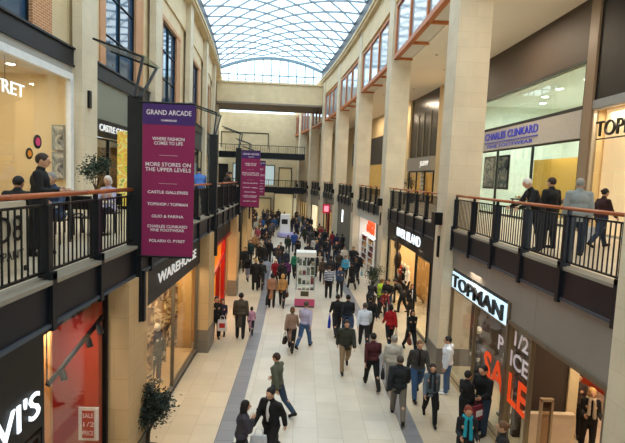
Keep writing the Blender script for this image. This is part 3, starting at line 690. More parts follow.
lamp('shop lamp', (bl(UF + 1., 36), 36, EYE + .8), 120, 1.2, (1, .8, .45), sy=4)
t = empty('display_shelf', (bl(UF + .5, 36.6), 36.6, F), 'narrow lit shelf column with white goods in the golden upper shop', 'shelving')
a = MB(); a.box(UF + .4, UF + .7, 36.4, 37.1, F + .05, F + 2.6)
a.build('frame', mat('golden shelf back', '#caa04a', .5), t)
for q in range(7):
    b = MB(); b.box(UF + .32, UF + .4, 36.5, 37.0, F + .3 + q * .33, F + .52 + q * .33); b.build('goods', WHITE, t)
for k, (y0, y1) in enumerate(((45.5, 51.5), (54, 59.5), (62.5, 67.5))):
    t = empty('window_%d' % (90 + k), (bl(UF, y0), y0, F)); t['kind'] = 'structure'
    a = MB(); a.box(UF - .06, UF - .02, y0, y1, F + .1, EYE + 1.7); a.build('pane', mat('warm lit far glazing', '#8b6f3c', .2, 0, .4, 1.5, emit=.25, ecol='#ffcb6a'), t)
    a = MB(); a.box(UF - .1, UF - .02, y0, y1, EYE + 1.7, EYE + 4.5); a.build('upper_panel', mat('dark grey shop panel', '#33312f', .4), t)
for k, y in enumerate((11, 20, 29.5, 39, 48)):
    lamp('gallery lamp', (bl(7.6, y), y, 12.6), 250, 1.2, (1, .82, .60))
downlights([(6.6, 12), (8.2, 15.5), (6.6, 19), (8.2, 22), (6.8, 25), (8.2, 28), (6.7, 31), (8.2, 34), (6.8, 37)], 12.75, 'downlights along the right gallery ceiling', 'small dark rimmed downlight in the white ceiling over the right gallery', mat('dim lamp disc', '#b8a48a', .4), .08)

# ================================================================== LEFT, ground floor
LF = -3.47
# red window and black band (front J)
shell('L', LF - .05, 4.5, 2.0, 8.45, 0, 3.85, mat('deep red wall', '#b8220f', .6), FLOORW, mat('dark red ceiling', '#3b1512', .7))
a = MB(); a.box(-5.6, LF - .03, 8.25, 8.4, .02, 3.8, curved=False); struct(a, 'wall_red_side', mat('bright red wall', '#b0200d', .55))
t = board('shop_sign', 'L', LF + .02, 1.5, 6.25, 2.68, F - .5, mat('matt black fascia', '#08080a', .5), 'black fascia with slanting white letters LEVI\'S at the bottom left', th=.14)
letters('L', t, "LEVI'S", LF + .11, 4.6, 6.1, 3.04, .50, SIGNW, .01)
glazing('L', LF, 6.3, 8.45, .1, F - .58, 1, STEELB, fw=.06)
glazing('L', LF, 2.0, 6.2, .1, 2.6, 2, STEELB, fw=.06)
t = empty('window_panel', (-3.9, 7.6, .02), 'tall tan plywood panel standing in the red shop window', 'display panel')
a = MB(); a.box(-4.30, -3.98, 7.55, 7.62, .02, 3.55, curved=False); a.build('panel', mat('tan plywood', '#c88a4d', .6, 0, .15, 3), t)
t = empty('price_poster', (at_depth(89, 424, 8.1).x, 8.1, at_depth(89, 424, 8.1).z - .3), 'white framed red poster reading SALE 1/2 price in the red shop window', 'poster')
p = at_depth(89, 424, 8.1); x = p.x; yb = 8.1
a = MB(); a.box(x - .18, x + .16, yb - .01, yb + .03, p.z - .30, p.z + .30, curved=False); a.build('frame', mat('silver white frame', '#d5d0cf', .4), t)
a = MB(); a.box(x - .115, x + .095, yb - .02, yb - .01, p.z - .25, p.z + .25, curved=False); a.build('poster_print', mat('red poster print', '#a8131c', .5), t)
for s, z in (('SALE', p.z + .16), ('1/2', p.z), ('PRICE', p.z - .16)): text('lettering', s, t, (x - .01, yb - .022, z), .12, 'C', PRINTW, width=.19, ext=.001)
t = empty('spotlight_track', (-3.9, 7.1, 3.3), 'black slanting lighting track with three spotlights in the red window', 'spotlight track')
p0, p1 = at_depth(47, 386, 7.2), at_depth(103, 316, 8.15)
a = MB(); a.bar(p0, p1, .05, .06); a.tube(p1, Vector((p1.x, p1.y, 3.76)), .01); a.tube(p0, Vector((p0.x, p0.y, 3.76)), .01); a.build('track', STEELB, t)
for f in (.22, .68, .88):
    p = p0.lerp(p1, f); a = MB(); a.tube(p + Vector((.02, 0, -.02)), p + Vector((.09, -.05, -.16)), .05, 10); a.build('spotlight', STEELB, t)
lamp('shop lamp', (-3.9, 7.3, 3.6), 26, .3, (1, .84, .7), sy=.4); lamp('shop lamp', (-5.0, 4.0, 3.7), 110, 1.5, (1, .8, .5), sy=3)
for k in range(4):
    t = empty('folded_clothes', (-4.6, 4.4 + k * .5, .02), 'pile of folded denim and cream clothes under the black fascia, %s from the left' % ['first', 'second', 'third', 'fourth'][k], 'clothes', 'clothes piles under the black fascia')
    a = MB(); a.box(-5.0, -4.5, 4.4 + k * .5, 4.78 + k * .5, .02, .95); a.build('pile', mat('clothes pile %d' % k, ['#e7d2b0', '#4a3a52', '#f2e6d0', '#c9822f'][k], .8, 0, .3, 8), t)

# clothes shop (front K)
shell('L', LF - .05, 4.5, 9.2, 15.9, 0, 3.6, mat('golden beige shop wall', '#d2a866', .6), mat('honey shop floor', '#d8b583', .4), mat('golden ceiling', '#c9a46a', .7))
t = board('shop_sign', 'L', LF + .02, 9.1, 16.0, 3.14, F - .5, mat('charcoal sign band', '#24262b', .5), 'charcoal sign band with white letters WAREHOUSE under the left gallery', th=.14)
letters('L', t, 'WAREHOUSE', LF + .11, 11.25, 15.3, 3.58, .38, LETW, .01)
glazing('L', LF, 10.1, 15.95, .1, 3.12, 2, mat('grey bronze frame', '#6a6258', .4), fw=.03)
a = MB(); a.box(LF - .06, LF + .05, 9.9, 10.1, 0, 3.14); struct(a, 'trim_72', mat('brown wooden frame', '#6b4526', .4)); glazing('L', LF, 9.6, 9.9, .1, 3.12, 1, mat('grey bronze frame', '#6a6258', .4), fw=.03)
a = MB(); a.box(LF - .02, LF + .06, 9.1, 15.95, 0, .1); struct(a, 'trim_70', STEEL)
a = MB(); a.box(-4.9, LF - .05, 9.3, 15.8, .02, .22); struct(a, 'trim_71', mat('honey shop floor', '#d8b583'))
for y in (10.4, 12.6, 14.8): lamp('shop lamp', (-4.3, y, 3.45), 55, 1.2, (1, .74, .42), sy=.6)
for k, (y, z) in enumerate(((12.2, 1.7), (13.4, 1.6), (14.6, 1.8))):
    t = empty('hanging_print', (-4.6, y, .8), 'patterned fabric print hanging in the clothes shop window, ' + ['nearest', 'middle', 'farthest'][k] + ' of three', 'hanging print', 'prints in the clothes shop window')
    a = MB(); a.box(-4.35, -3.75, y - .02, y + .02, .7, z + .9, curved=False); a.build('print', painting_mat('sepia fashion print', ['#2a201a', '#8c6b45', '#e0caa0', '#4a3a30'], 2.6), t)
    a = MB(); a.tube((-4.35, y, z + .9), (-3.75, y, z + .9), .02); a.tube((-4.05, y, z + .9), (-4.05, y, 3.5), .006); a.build('hanging_rod', STEELB, t)

# red framed shop (front L) and the far fronts
shell('L', LF - .05, 3.5, 17.2, 23.8, 0, 3.6, mat('amber shop wall', '#e39a3c', .6, 0, .15, 1), FLOORW, mat('amber ceiling', '#d79a50', .7))
a = MB(); a.box(LF - .05, LF + .05, 17.05, 23.9, 3.3, F - .5); struct(a, 'wall_header_left_1', BLACK)
t = empty('door_4', (LF, 17.2, 0)); t['kind'] = 'structure'
a = MB(); a.box(LF - .06, LF + .12, 21.6, 22.0, 0, 3.3); a.box(LF - .06, LF + .1, 20.2, 20.4, 0, 2.2); a.box(LF - .06, LF + .1, 17.2, 23.8, 3.2, 3.32); a.bar((LF, 18.2, 1.9), (LF, 21.6, 2.6), .08, .12); a.build('door_frame', mat('red lacquered frame', '#a3130e', .35), t)
lamp('shop lamp', (-4.6, 20.5, 3.4), 170, 1.5, (1, .72, .36), sy=3)
t = empty('window_display', (-3.9, 19.3, .02), 'red and blue toy display in the amber lit shop on the left', 'display')
for k in range(10):
    a = MB(); yy = 18.0 + (k % 5) * .5; zz = .05 + (k // 5) * .6; a.box(-4.3, -3.9, yy, yy + .42, zz, zz + .5); a.build('toy_box', mat('toy box %d' % (k % 4), ['#b81c1c', '#22479c', '#d9579a', '#3a2a66'][k % 4], .5), t)
for q, (y0, y1, c) in enumerate(((25.0, 31.2, '#d7b27a'), (32.4, 39.2, '#c9a878'), (40.4, 47.1, '#e0c693'), (48.3, 54.9, '#c9a878'), (56.1, 62.7, '#d7b27a'), (63.9, 70.5, '#c9a878'))):
    shell('L', LF - .05, 2, y0, y1, 0, 3.4, mat('far left shop wall %d' % q, c, .7))
    glazing('L', LF, y0, y1, .05, 3.0, 3, STEELB, fw=.12)
    a = MB(); a.box(LF - .05, LF + .1, y0, y1, 3.0, F - .5); struct(a, 'wall_header_left_%d' % (2 + q), SHOPSTONE if q % 2 else BLACK)
    lamp('shop lamp', (bl(-4.3, (y0 + y1) / 2), (y0 + y1) / 2, 3.2), 110, 1, (1, .82, .55), sy=4)
a = MB(); a.box(-3.9, LF, YN, 2.0, 0, F - .5); a.box(4.87, 5.3, YN, 5.6, 0, F - .5); struct(a, 'wall_near_sides', SHOPSTONE)

# ================================================================== LEFT, upper floor
UL = -7.3
shell('L', UL - .05, 4, 7.6, 15.25, F, 9.1, CREAM, FLOORW, mat('cream shop ceiling', '#d9cfbe', .7))
glazing('L', UL, 7.8, 15.15, F + .05, 9.05, 1, mat('white shopfront frame', '#e4e6e8', .4), fw=.03)
a = MB(); a.box(UL - .06, UL + .08, 15.0, 15.2, F, 9.05); a.box(UL - .06, UL + .08, 7.8, 15.2, 8.85, 9.05); struct(a, 'trim_81', mat('white shopfront frame', '#e4e6e8', .4))
a = MB(); a.box(UL - .2, UL + .02, 7.6, 15.25, 9.05, 9.32); struct(a, 'trim_80', mat('pale grey shopfront soffit', '#a9a7a2', .5))
t = empty('shop_sign', (UL - .15, 10, EYE + 1.7), 'white letters POLARN O. PYRET hanging inside the upper left shop window', 'shop sign')
letters('L', t, 'POLARN O. PYRET', UL - .12, 8.2, 12.9, EYE + 1.93, .46, SIGNW, .01)
a = MB(); a.tube((UL - .12, 9.5, EYE + 2.1), (UL - .12, 9.5, 9.0), .008); a.tube((UL - .12, 12.1, EYE + 2.1), (UL - .12, 12.1, 9.0), .008); a.build('wire', STEELB, t)
downlights([(UL - 1.0, 11.4), (UL - 1.0, 12.6), (UL - 1.0, 13.8), (UL - 2.2, 13.0)], 9.0, 'downlights in the upper left shop', 'bright round downlight in the cream ceiling of the upper left shop', None, .11)
lamp('shop lamp', (UL - 1.6, 11.5, 8.95), 150, 1.8, (1, .86, .66), sy=5)
for k, (y, z, c, r) in enumerate(((13.25, EYE + .68, '#e0417e', .19), (12.85, EYE + .34, '#e08a1c', .15))):
    t = empty('round_sign', (UL - .05, y, z - r), 'round black rimmed %s disc on the upper left shop window' % ['pink', 'orange'][k], 'window disc', 'round discs on the upper left window')
    a = MB(); a.tube((UL + .015, y, z), (UL + .035, y, z), r, 20); a.build('rim', BLACK, t)
    a = MB(); a.tube((UL + .035, y, z), (UL + .042, y, z), r * .6, 20); a.build('disc', mat('disc %d' % k, c, .5), t)
for k, (z0, z1) in enumerate(((EYE - .35, EYE + .48), (EYE + .52, EYE + 1.32))):
    t = empty('framed_photo', (UL - .4, 15.05, z0), 'grey portrait photograph on the cream side wall of the upper left shop, ' + ['lower', 'upper'][k] + ' one', 'framed photo', 'portrait photographs')
    a = MB(); a.box(UL - .55, UL - .16, 15.09, 15.13, z0, z1, curved=False); a.build('frame', mat('grey photo frame', '#8a8d8c', .5), t)
    a = MB(); a.box(UL - .51, UL - .20, 15.08, 15.09, z0 + .04, z1 - .04, curved=False); a.build('picture', painting_mat('grey portrait print', ['#39424a', '#8b9292', '#c9c4b4', '#5a6168'], 3), t)
# gallery shop (second front)
shell('L', UL - .05, 3.5, 16.4, 22.9, F, 7.3, mat('warm brown gallery wall', '#a37b4f', .6), FLOORW, PLASTER)
a = MB(); a.box(UL - .2, UL, 16.4, 22.95, 7.9, 9.35); struct(a, 'wall_upper_left_panel', mat('grey green panel', '#83867a', .5, 0, .06, 1))
glazing('L', UL, 16.4, 22.9, F + .05, 7.28, 4, STEELB, fw=.06)
t = board('shop_sign', 'L', UL + .03, 16.4, 22.9, 7.30, 7.92, STEELB, 'black band with white letters CASTLE GALLERIES on the upper left', th=.12)
letters('L', t, 'CASTLE GALLERIES', UL + .12, 17.0, 20.5, 7.62, .34, LETW, .02)
lamp('shop lamp', (UL - 1.5, 19.5, 7.2), 120, 1.5, (1, .82, .5), sy=4)
t = empty('glowing_display', (-6.2, 18.6, F), 'yellow and green glowing picture column beside the plant on the left gallery', 'display')
a = MB(); a.box(-6.95, -6.25, 18.0, 18.25, F + .02, F + 2.9, curved=False)
m = painting_mat('yellow green painting', ['#6f8c22', '#e5c53a', '#d98a1c', '#f0e08a', '#4d7a3a'], 2.4)
b = m.node_tree.nodes['Principled BSDF']; b.inputs['Emission Strength'].default_value = .25; b.inputs['Emission Color'].default_value = (1, .8, .2, 1)
a.build('picture_panel', m, t); a = MB(); a.box(-7.0, -6.2, 17.95, 18.3, F + .0, F + .12, curved=False); a.build('base', STEELB, t)
for k, y in enumerate((19.6, 21.4)):
    t = empty('wall_painting', (UL - 3.4, y, F + 1), 'framed painting inside the gallery shop, ' + ['nearer', 'farther'][k] + ' one', 'painting', 'paintings in the gallery shop')
    a = MB(); a.box(UL - 3.5, UL - 3.42, y - .6, y + .6, F + 1, F + 2.0, curved=False); a.build('frame', mat('gold frame', '#8a672c', .4, .5), t)
    a = MB(); a.box(UL - 3.42, UL - 3.40, y - .5, y + .5, F + 1.1, F + 1.9, curved=False); a.build('picture', painting_mat('landscape print', ['#203a5c', '#c9b37a', '#6c4a2c'], 2), t)
# more fronts along the upper left
for q, (y0, y1, c, s) in enumerate(((24.4, 31.2, '#d9c08d', 'lit'), (32.4, 39.2, '#6b6a63', 'dark'), (40.4, 47.2, '#d9c08d', 'lit'), (48.4, 55.2, '#8d9a9a', 'dark'), (56.4, 63.2, '#d9c08d', 'lit'), (64.4, 71.2, '#6b6a63', 'dark'))):
    shell('L', UL - .05, 2.5, y0, y1, F, 8.0, mat('upper left shop wall ' + c, c, .7))
    glazing('L', UL, y0, y1, F + .05, 8.0, 3, STEELB, fw=.08)
    a = MB(); a.box(UL - .2, UL, y0 - .1, y1 + .1, 8.0, 9.35); struct(a, 'wall_upper_left_%d' % q, mat('charcoal upper panel', '#3a3d40', .5))
    lamp('shop lamp', (bl(UL - 1.2, (y0 + y1) / 2), (y0 + y1) / 2, 7.9), 120, 1.2, (1, .86, .62), sy=4)
a = MB(); a.box(UL - .2, UL, YN, 7.6, F, 9.35); struct(a, 'wall_upper_left_near', STONE)
# ------------------------------------------------------------------ people
def rotx(a): return np.array([[1, 0, 0], [0, math.cos(a), -math.sin(a)], [0, math.sin(a), math.cos(a)]])
def roty(a): return np.array([[math.cos(a), 0, math.sin(a)], [0, 1, 0], [-math.sin(a), 0, math.cos(a)]])
V = lambda *a: np.array(a, dtype=float)
class Prims:
    def __init__(s): s.v = []; s.f = []; s.n = 0
    def add(s, vs, fs):
        s.v += [tuple(map(float, v)) for v in vs]; s.f += [tuple(i + s.n for i in f) for f in fs]; s.n += len(vs)
    def cap(s, p0, p1, r0, r1, n=12, T=None, flat=1.):
        p0 = V(*p0); p1 = V(*p1); d = p1 - p0; L = np.linalg.norm(d); d = d / max(L, 1e-6)
        a = np.cross(d, V(0, 1, 0)); 
        if np.linalg.norm(a) < .2: a = np.cross(d, V(1, 0, 0))
        a /= np.linalg.norm(a); b = np.cross(d, a)
        rings = []
        for k in (-80, -50, -20): rings.append((p0 + d * r0 * math.sin(math.radians(k)), r0 * math.cos(math.radians(k))))
        for k in (20, 50, 80): rings.append((p1 + d * r1 * math.sin(math.radians(k)), r1 * math.cos(math.radians(k))))
        vs = [c + (a * math.cos(t) + b * math.sin(t) * flat) * r for c, r in rings for t in [2 * PI * i / n for i in range(n)]]
        fs = [(k * n + i, k * n + (i + 1) % n, (k + 1) * n + (i + 1) % n, (k + 1) * n + i) for k in range(5) for i in range(n)]
        fs += [tuple(range(n))[::-1], tuple(range(5 * n, 6 * n))]
        if T is not None: vs = [T(v) for v in vs]
        s.add(vs, fs)
    def ell(s, c, r, n=16, k=10, T=None, R=None):
        vs = []; fs = []; c = V(*c)
        vs.append(V(0, 0, -1))
        for j in range(1, k):
            ph = -PI / 2 + PI * j / k
            for i in range(n): t = 2 * PI * i / n; vs.append(V(math.cos(ph) * math.cos(t), math.cos(ph) * math.sin(t), math.sin(ph)))
        vs.append(V(0, 0, 1)); e = len(vs) - 1
        vs = [v * V(*r) for v in vs]
        if R is not None: vs = [R @ v for v in vs]
        vs = [v + c for v in vs]
        if T is not None: vs = [T(v) for v in vs]
        for i in range(n): fs.append((0, 1 + (i + 1) % n, 1 + i))
        for j in range(k - 2):
            for i in range(n): a = 1 + j * n; fs.append((a + i, a + (i + 1) % n, a + n + (i + 1) % n, a + n + i))
        a = 1 + (k - 2) * n
        for i in range(n): fs.append((a + i, a + (i + 1) % n, e))
        s.add(vs, fs)
    def mesh(s, name, mats, voxel=None, smooth=2, extra=None, keep=None):
        me = bpy.data.meshes.new(name); me.from_pydata(s.v, [], s.f); me.update()
        if voxel:
            o = bpy.data.objects.new('tmp', me); COL.objects.link(o)
            r = o.modifiers.new('r', 'REMESH'); r.mode = 'VOXEL'; r.voxel_size = voxel; r.use_smooth_shade = True
            if smooth: q = o.modifiers.new('s', 'SMOOTH'); q.iterations = smooth; q.factor = .5
            bpy.context.view_layer.update()
            m2 = bpy.data.meshes.new_from_object(o.evaluated_get(bpy.context.evaluated_depsgraph_get()))
            bpy.data.objects.remove(o); bpy.data.meshes.remove(me); me = m2; me.name = name
        if keep or extra:
            bm = bmesh.new(); bm.from_mesh(me)
            if keep: bmesh.ops.delete(bm, geom=[v for v in bm.verts if not keep(v.co)], context='VERTS')
            if extra:
                for ev, ef, mi in extra:
                    nv = [bm.verts.new(v) for v in ev]
                    for f in ef:
                        try: g = bm.faces.new([nv[i] for i in f]); g.material_index = mi
                        except ValueError: pass
            bm.to_mesh(me); bm.free()
        me.materials.clear()
        for m in mats: me.materials.append(m)
        me.polygons.foreach_set('use_smooth', [True] * len(me.polygons)); me.update()
        return me

SKIN = mat('skin', '#c99a7c', .55, 0, .06, 12); EYEM = mat('dark eye', '#1c1410', .2, 0, 0); LIP = mat('lips', '#9a5248', .5, 0, 0)
# pose: lean(deg), legs [(thigh swing, knee)]*2, arms [(swing, abduct, elbow)]*2  (index 0 = left side, x<0)
POSES = {
    'walk':  dict(lean=3, legs=[(24, 6), (-20, 22)], arms=[(-22, 8, 14), (22, 8, 24)]),
    'step':  dict(lean=3, legs=[(-18, 30), (20, 4)], arms=[(20, 8, 26), (-18, 8, 12)]),
    'stand': dict(lean=1, legs=[(3, 4), (-3, 2)], arms=[(4, 8, 12), (-2, 8, 14)]),
    'hold':  dict(lean=4, legs=[(4, 4), (-4, 4)], arms=[(14, 6, 75), (12, 6, 85)]),
    'face':  dict(lean=4, legs=[(18, 6), (-14, 20)], arms=[(-6, 8, 16), (28, 4, 142)]),
    'rail':  dict(lean=24, legs=[(2, 4), (-10, 4)], arms=[(48, 10, 40), (50, 10, 38)]),
    'bend':  dict(lean=30, legs=[(14, 10), (-10, 16)], arms=[(60, 6, 25), (58, 6, 30)]),
    'sit':   dict(lean=6, legs=[(84, 86), (80, 84)], arms=[(30, 10, 70), (34, 10, 64)]),
    'talk':  dict(lean=0, legs=[(2, 2), (5, 8)], arms=[(8, 6, 95), (0, 8, 20)]),
}
def skeleton(pose, build):
    P = POSES[pose]; fem = build != 'm'
    sh = .150 if fem else .178; hip = .090; J = {}
    hz = .93; J['hip'] = V(0, 0, hz)
    lean = math.radians(P['lean']); RL = rotx(-lean)
    J['T'] = lambda v: RL @ (np.asarray(v) - V(0, 0, hz)) + V(0, 0, hz)
    low = 0
    for i, sx in enumerate((-1, 1)):
        a, k = P['legs'][i]; a = math.radians(a); k = math.radians(k)
        h = V(sx * hip, 0, hz - .03)
        kn = h + rotx(a) @ V(sx * .01, 0, -.43)
        an = kn + rotx(a - k) @ V(0, 0, -.40)
        fa = a - k if pose != 'sit' else 0
        J['leg%d' % i] = (h, kn, an, fa)
        a, b, e = [math.radians(q) for q in P['arms'][i]]
        s0 = V(sx * sh, 0, 1.40)
        R1 = roty(-sx * b) @ rotx(a)
        el = s0 + R1 @ V(0, 0, -.285)
        R2 = roty(-sx * b * .4) @ rotx(a + e)
        wr = el + R2 @ V(0, 0, -.25)
        J['arm%d' % i] = (s0, el, wr, R2)
    return J
def foot(an, fa):
    R = rotx(fa * .7)
    return R
_cache = {}
def body_mesh(pose, build):
    key = ('body', pose, build)
    if key in _cache: return _cache[key]
    J = skeleton(pose, build); p = Prims(); T = J['T']; fem = build != 'm'
    wS = .150 if fem else .178
    p.ell((0, 0, .95), (.168 if fem else .16, .115, .13)); p.ell((0, .005, 1.10), (.132 if fem else .15, .10, .17), T=T)
    p.ell((0, 0, 1.29), (.15 if fem else .175, .11, .19), T=T); p.cap((0, 0, 1.43), (wS - .02, 0, 1.405), .055, .05, T=T); p.cap((0, 0, 1.43), (-wS + .02, 0, 1.405), .055, .05, T=T)
    if fem: p.ell((-.07, .08, 1.28), (.06, .05, .06), T=T); p.ell((.07, .08, 1.28), (.06, .05, .06), T=T)
    p.cap((0, -.005, 1.42), (0, .01, 1.56), .060, .052, T=T)
    hc = V(0, .02, 1.64)
    p.ell(hc, (.078, .098, .115), T=T); p.ell(hc + V(0, .035, -.065), (.052, .055, .055), T=T)          # skull, jaw
    p.cap(hc + V(0, .09, .015), hc + V(0, .113, -.022), .012, .017, 8, T=T)                               # nose
    p.ell(hc + V(-.08, -.005, -.01), (.012, .022, .034), 8, 6, T=T); p.ell(hc + V(.08, -.005, -.01), (.012, .022, .034), 8, 6, T=T)
    p.cap(hc + V(-.045, .082, .03), hc + V(.045, .082, .03), .014, .014, 8, T=T)
    ex = []
    def add_extra(build_fn, mi):
        q = Prims(); build_fn(q); ex.append((q.v, q.f, mi))
    for i, sx in enumerate((-1, 1)):
        h, kn, an, fa = J['leg%d' % i]
        p.cap(h, kn, .078, .044); p.cap(kn, an, .044, .034); p.ell(kn + (an - kn) * .3 + V(0, -.012, 0), (.044, .048, .10))
        R = rotx(fa * .7); p.cap(an + R @ V(0, -.02, -.035), an + R @ V(0, .15, -.055), .036, .03)
        s0, el, wr, R2 = J['arm%d' % i]
        p.cap(s0, el, .044, .036, T=T); p.cap(el, wr, .036, .026, T=T)
        pc = wr + R2 @ V(0, 0, -.045)
        p.ell(pc, (.018, .04, .052), 10, 8, T=T, R=R2)
        def fingers(q):
            for k, (off, ln) in enumerate(((.030, .070), (.010, .080), (-.011, .074), (-.030, .058))):
                b0 = wr + R2 @ V(0, off, -.075); b1 = b0 + R2 @ V(-sx * .008, off * .1, -ln * .55); b2 = b1 + R2 @ V(-sx * .022, 0, -ln * .42)
                q.cap(b0, b1, .0088, .0080, 6, T=T); q.cap(b1, b2, .0080, .0066, 6, T=T)
            b0 = wr + R2 @ V(0, .028, -.030); b1 = b0 + R2 @ V(-sx * .014, .030, -.030); b2 = b1 + R2 @ V(-sx * .012, .008, -.028)
            q.cap(b0, b1, .0105, .0092, 6, T=T); q.cap(b1, b2, .0092, .0075, 6, T=T)
        add_extra(fingers, 0)
    for sx in (-1, 1): add_extra(lambda q: q.ell(hc + V(sx * .032, .095, .008), (.013, .008, .008), 8, 6, T=T), 1)
    add_extra(lambda q: q.ell(hc + V(0, .094, -.052), (.024, .008, .007), 8, 6, T=T), 2)
    me = p.mesh('person_body', [SKIN, EYEM, LIP], .014, 2, extra=ex); _cache[key] = me; return me
def top_mesh(pose, build, kind):
    key = ('top', pose, build, kind)
    if key in _cache: return _cache[key]
    J = skeleton(pose, build); p = Prims(); T = J['T']; fem = build != 'm'
    g = {'jumper': .012, 'jacket': .019, 'coat': .023, 'anorak': .032}[kind]
    wS = .150 if fem else .178
    p.ell((0, 0, .97), ((.168 if fem else .165) + g, .118 + g, .13)); p.ell((0, .005, 1.10), ((.14 if fem else .155) + g, .105 + g, .19), T=T)
    p.ell((0, 0, 1.29), ((.15 if fem else .178) + g, .115 + g, .18), T=T); p.cap((0, 0, 1.43), (wS - .02, 0, 1.395), .058 + g, .052 + g, T=T); p.cap((0, 0, 1.43), (-wS + .02, 0, 1.395), .058 + g, .052 + g, T=T)
    p.cap((0, -.005, 1.46), (0, .0, 1.495), .068 + g * .4, .060 + g * .4, T=T)
    for i in range(2):
        s0, el, wr, R2 = J['arm%d' % i]; e2 = el + (wr - el) * .94
        p.cap(s0, el, .052 + g, .042 + g, T=T); p.cap(el, e2, .042 + g, .030 + g, T=T)
    hem = {'jumper': .90, 'jacket': .80, 'anorak': .76, 'coat': .62}[kind]
    legs = [J['leg0'], J['leg1']]
    ktm = (legs[0][1] + legs[1][1]) / 2
    spread = abs(legs[0][1][1] - legs[1][1][1])
    if pose == 'sit':
        for L in legs: p.cap(L[0], L[0] + (L[1] - L[0]) * .3, .10 + g, .09 + g)
    else:
        tgt = V(0, (ktm[1]) * .5, hem - .02)
        p.cap((0, 0, .95), tgt, .145 + g, .135 + g, 16, flat=.72)
        if kind == 'coat':
            t2 = V(0, ktm[1] * .9, .44); p.cap(tgt, t2, .15 + g, .135 + g, 16, flat=.62 + spread * 1.1)
            hem = .42
    me = p.mesh('person_top', [BLACK], .017, 3, keep=lambda c: c.z > hem or pose == 'sit'); _cache[key] = me; return me
def trousers_mesh(pose, build, kind='trousers'):
    key = ('tr', pose, build, kind)
    if key in _cache: return _cache[key]
    J = skeleton(pose, build); p = Prims(); g = .02 if kind == 'trousers' else .006
    p.ell((0, 0, .94), (.165 + g * .5, .118 + g * .5, .12))
    for i in range(2):
        h, kn, an, fa = J['leg%d' % i]
        p.cap(h, kn, .092 + g, .060 + g); p.cap(kn, an + (kn - an) * .06, .058 + g, (.045 if kind == 'trousers' else .036) + g)
    if kind == 'skirt':
        kt = (J['leg0'][1] + J['leg1'][1]) / 2; p.cap((0, 0, .93), (0, kt[1] * .8, .56), .15, .17, 16, flat=.8)
    me = p.mesh('person_trousers', [BLACK], .016, 2); _cache[key] = me; return me
def shoe_mesh(pose, build, i):
    key = ('shoe', pose, build, i)
    if key in _cache: return _cache[key]
    J = skeleton(pose, build); h, kn, an, fa = J['leg%d' % i]; R = rotx(fa * .7); p = Prims()
    p.cap(an + R @ V(0, -.025, -.04), an + R @ V(0, .155, -.052), .047, .040); p.cap(an + R @ V(0, -.01, .03), an + R @ V(0, -.01, -.02), .046, .05)
    p.cap(an + R @ V(0, -.03, -.075), an + R @ V(0, .16, -.078), .036, .036, flat=.4)
    me = p.mesh('shoe', [BLACK], .013, 1); _cache[key] = me; return me
def hair_mesh(pose, build, kind):
    key = ('hair', pose, build, kind)
    if key in _cache: return _cache[key]
    J = skeleton(pose, build); T = J['T']; p = Prims(); hc = V(0, .02, 1.64)
    p.ell(hc + V(0, -.012, .022), (.087, .100, .112), T=T)
    if kind == 'long': p.ell(hc + V(0, -.055, -.07), (.088, .060, .15), T=T); p.ell(hc + V(-.07, -.01, -.06), (.025, .05, .11), T=T); p.ell(hc + V(.07, -.01, -.06), (.025, .05, .11), T=T)
    if kind == 'bob': p.ell(hc + V(0, -.03, -.03), (.096, .085, .10), T=T)
    if kind == 'bun': p.ell(hc + V(0, -.11, .04), (.045, .05, .045), T=T)
    if kind == 'tail': p.cap(hc + V(0, -.11, .03), hc + V(0, -.12, -.14), .035, .02, T=T)
    c = T(hc + V(0, .115, -.045)); c2 = T(hc + V(0, .10, .0)); cl = T(hc + V(0, .06, -.10))
    def keep(q):
        q = np.array(q); return np.linalg.norm((q - c) / V(1, 1, 1.0)) > .092 and np.linalg.norm(q - c2) > .066 and np.linalg.norm(q - cl) > .085
    me = p.mesh('hair', [BLACK], .012, 2, keep=keep); _cache[key] = me; return me
def cloth(c, kind='cloth'):
    if c == 'stripe': return stripe_mat('navy and white striped knit', '#1d2c55', '#c9d2de', 3.6)
    if c == 'prints': return painting_mat('red patterned cloth', ['#a4161a', '#e8d8c8', '#c92a2a', '#3a1010'], 9)
    return mat('cloth ' + c, c, .85, 0, .14, 22, bump=.3)
HAIRC = {'k': '#15110f', 'b': '#33221a', 'l': '#6b4a2e', 'y': '#c09a5c', 'g': '#8f8b86', 'w': '#d6d1c8', 'r': '#7a2e1a', 's': '#4b423b'}
def link(name, me, parent, m):
    o = bpy.data.objects.new(name, me); COL.objects.link(o)
    if parent is not None: o.parent = parent
    if m is not None: o.material_slots[0].link = 'OBJECT'; o.material_slots[0].material = m
    return o
SKINS = ['#c99a7c', '#d3a688', '#b98765', '#8a5d40']
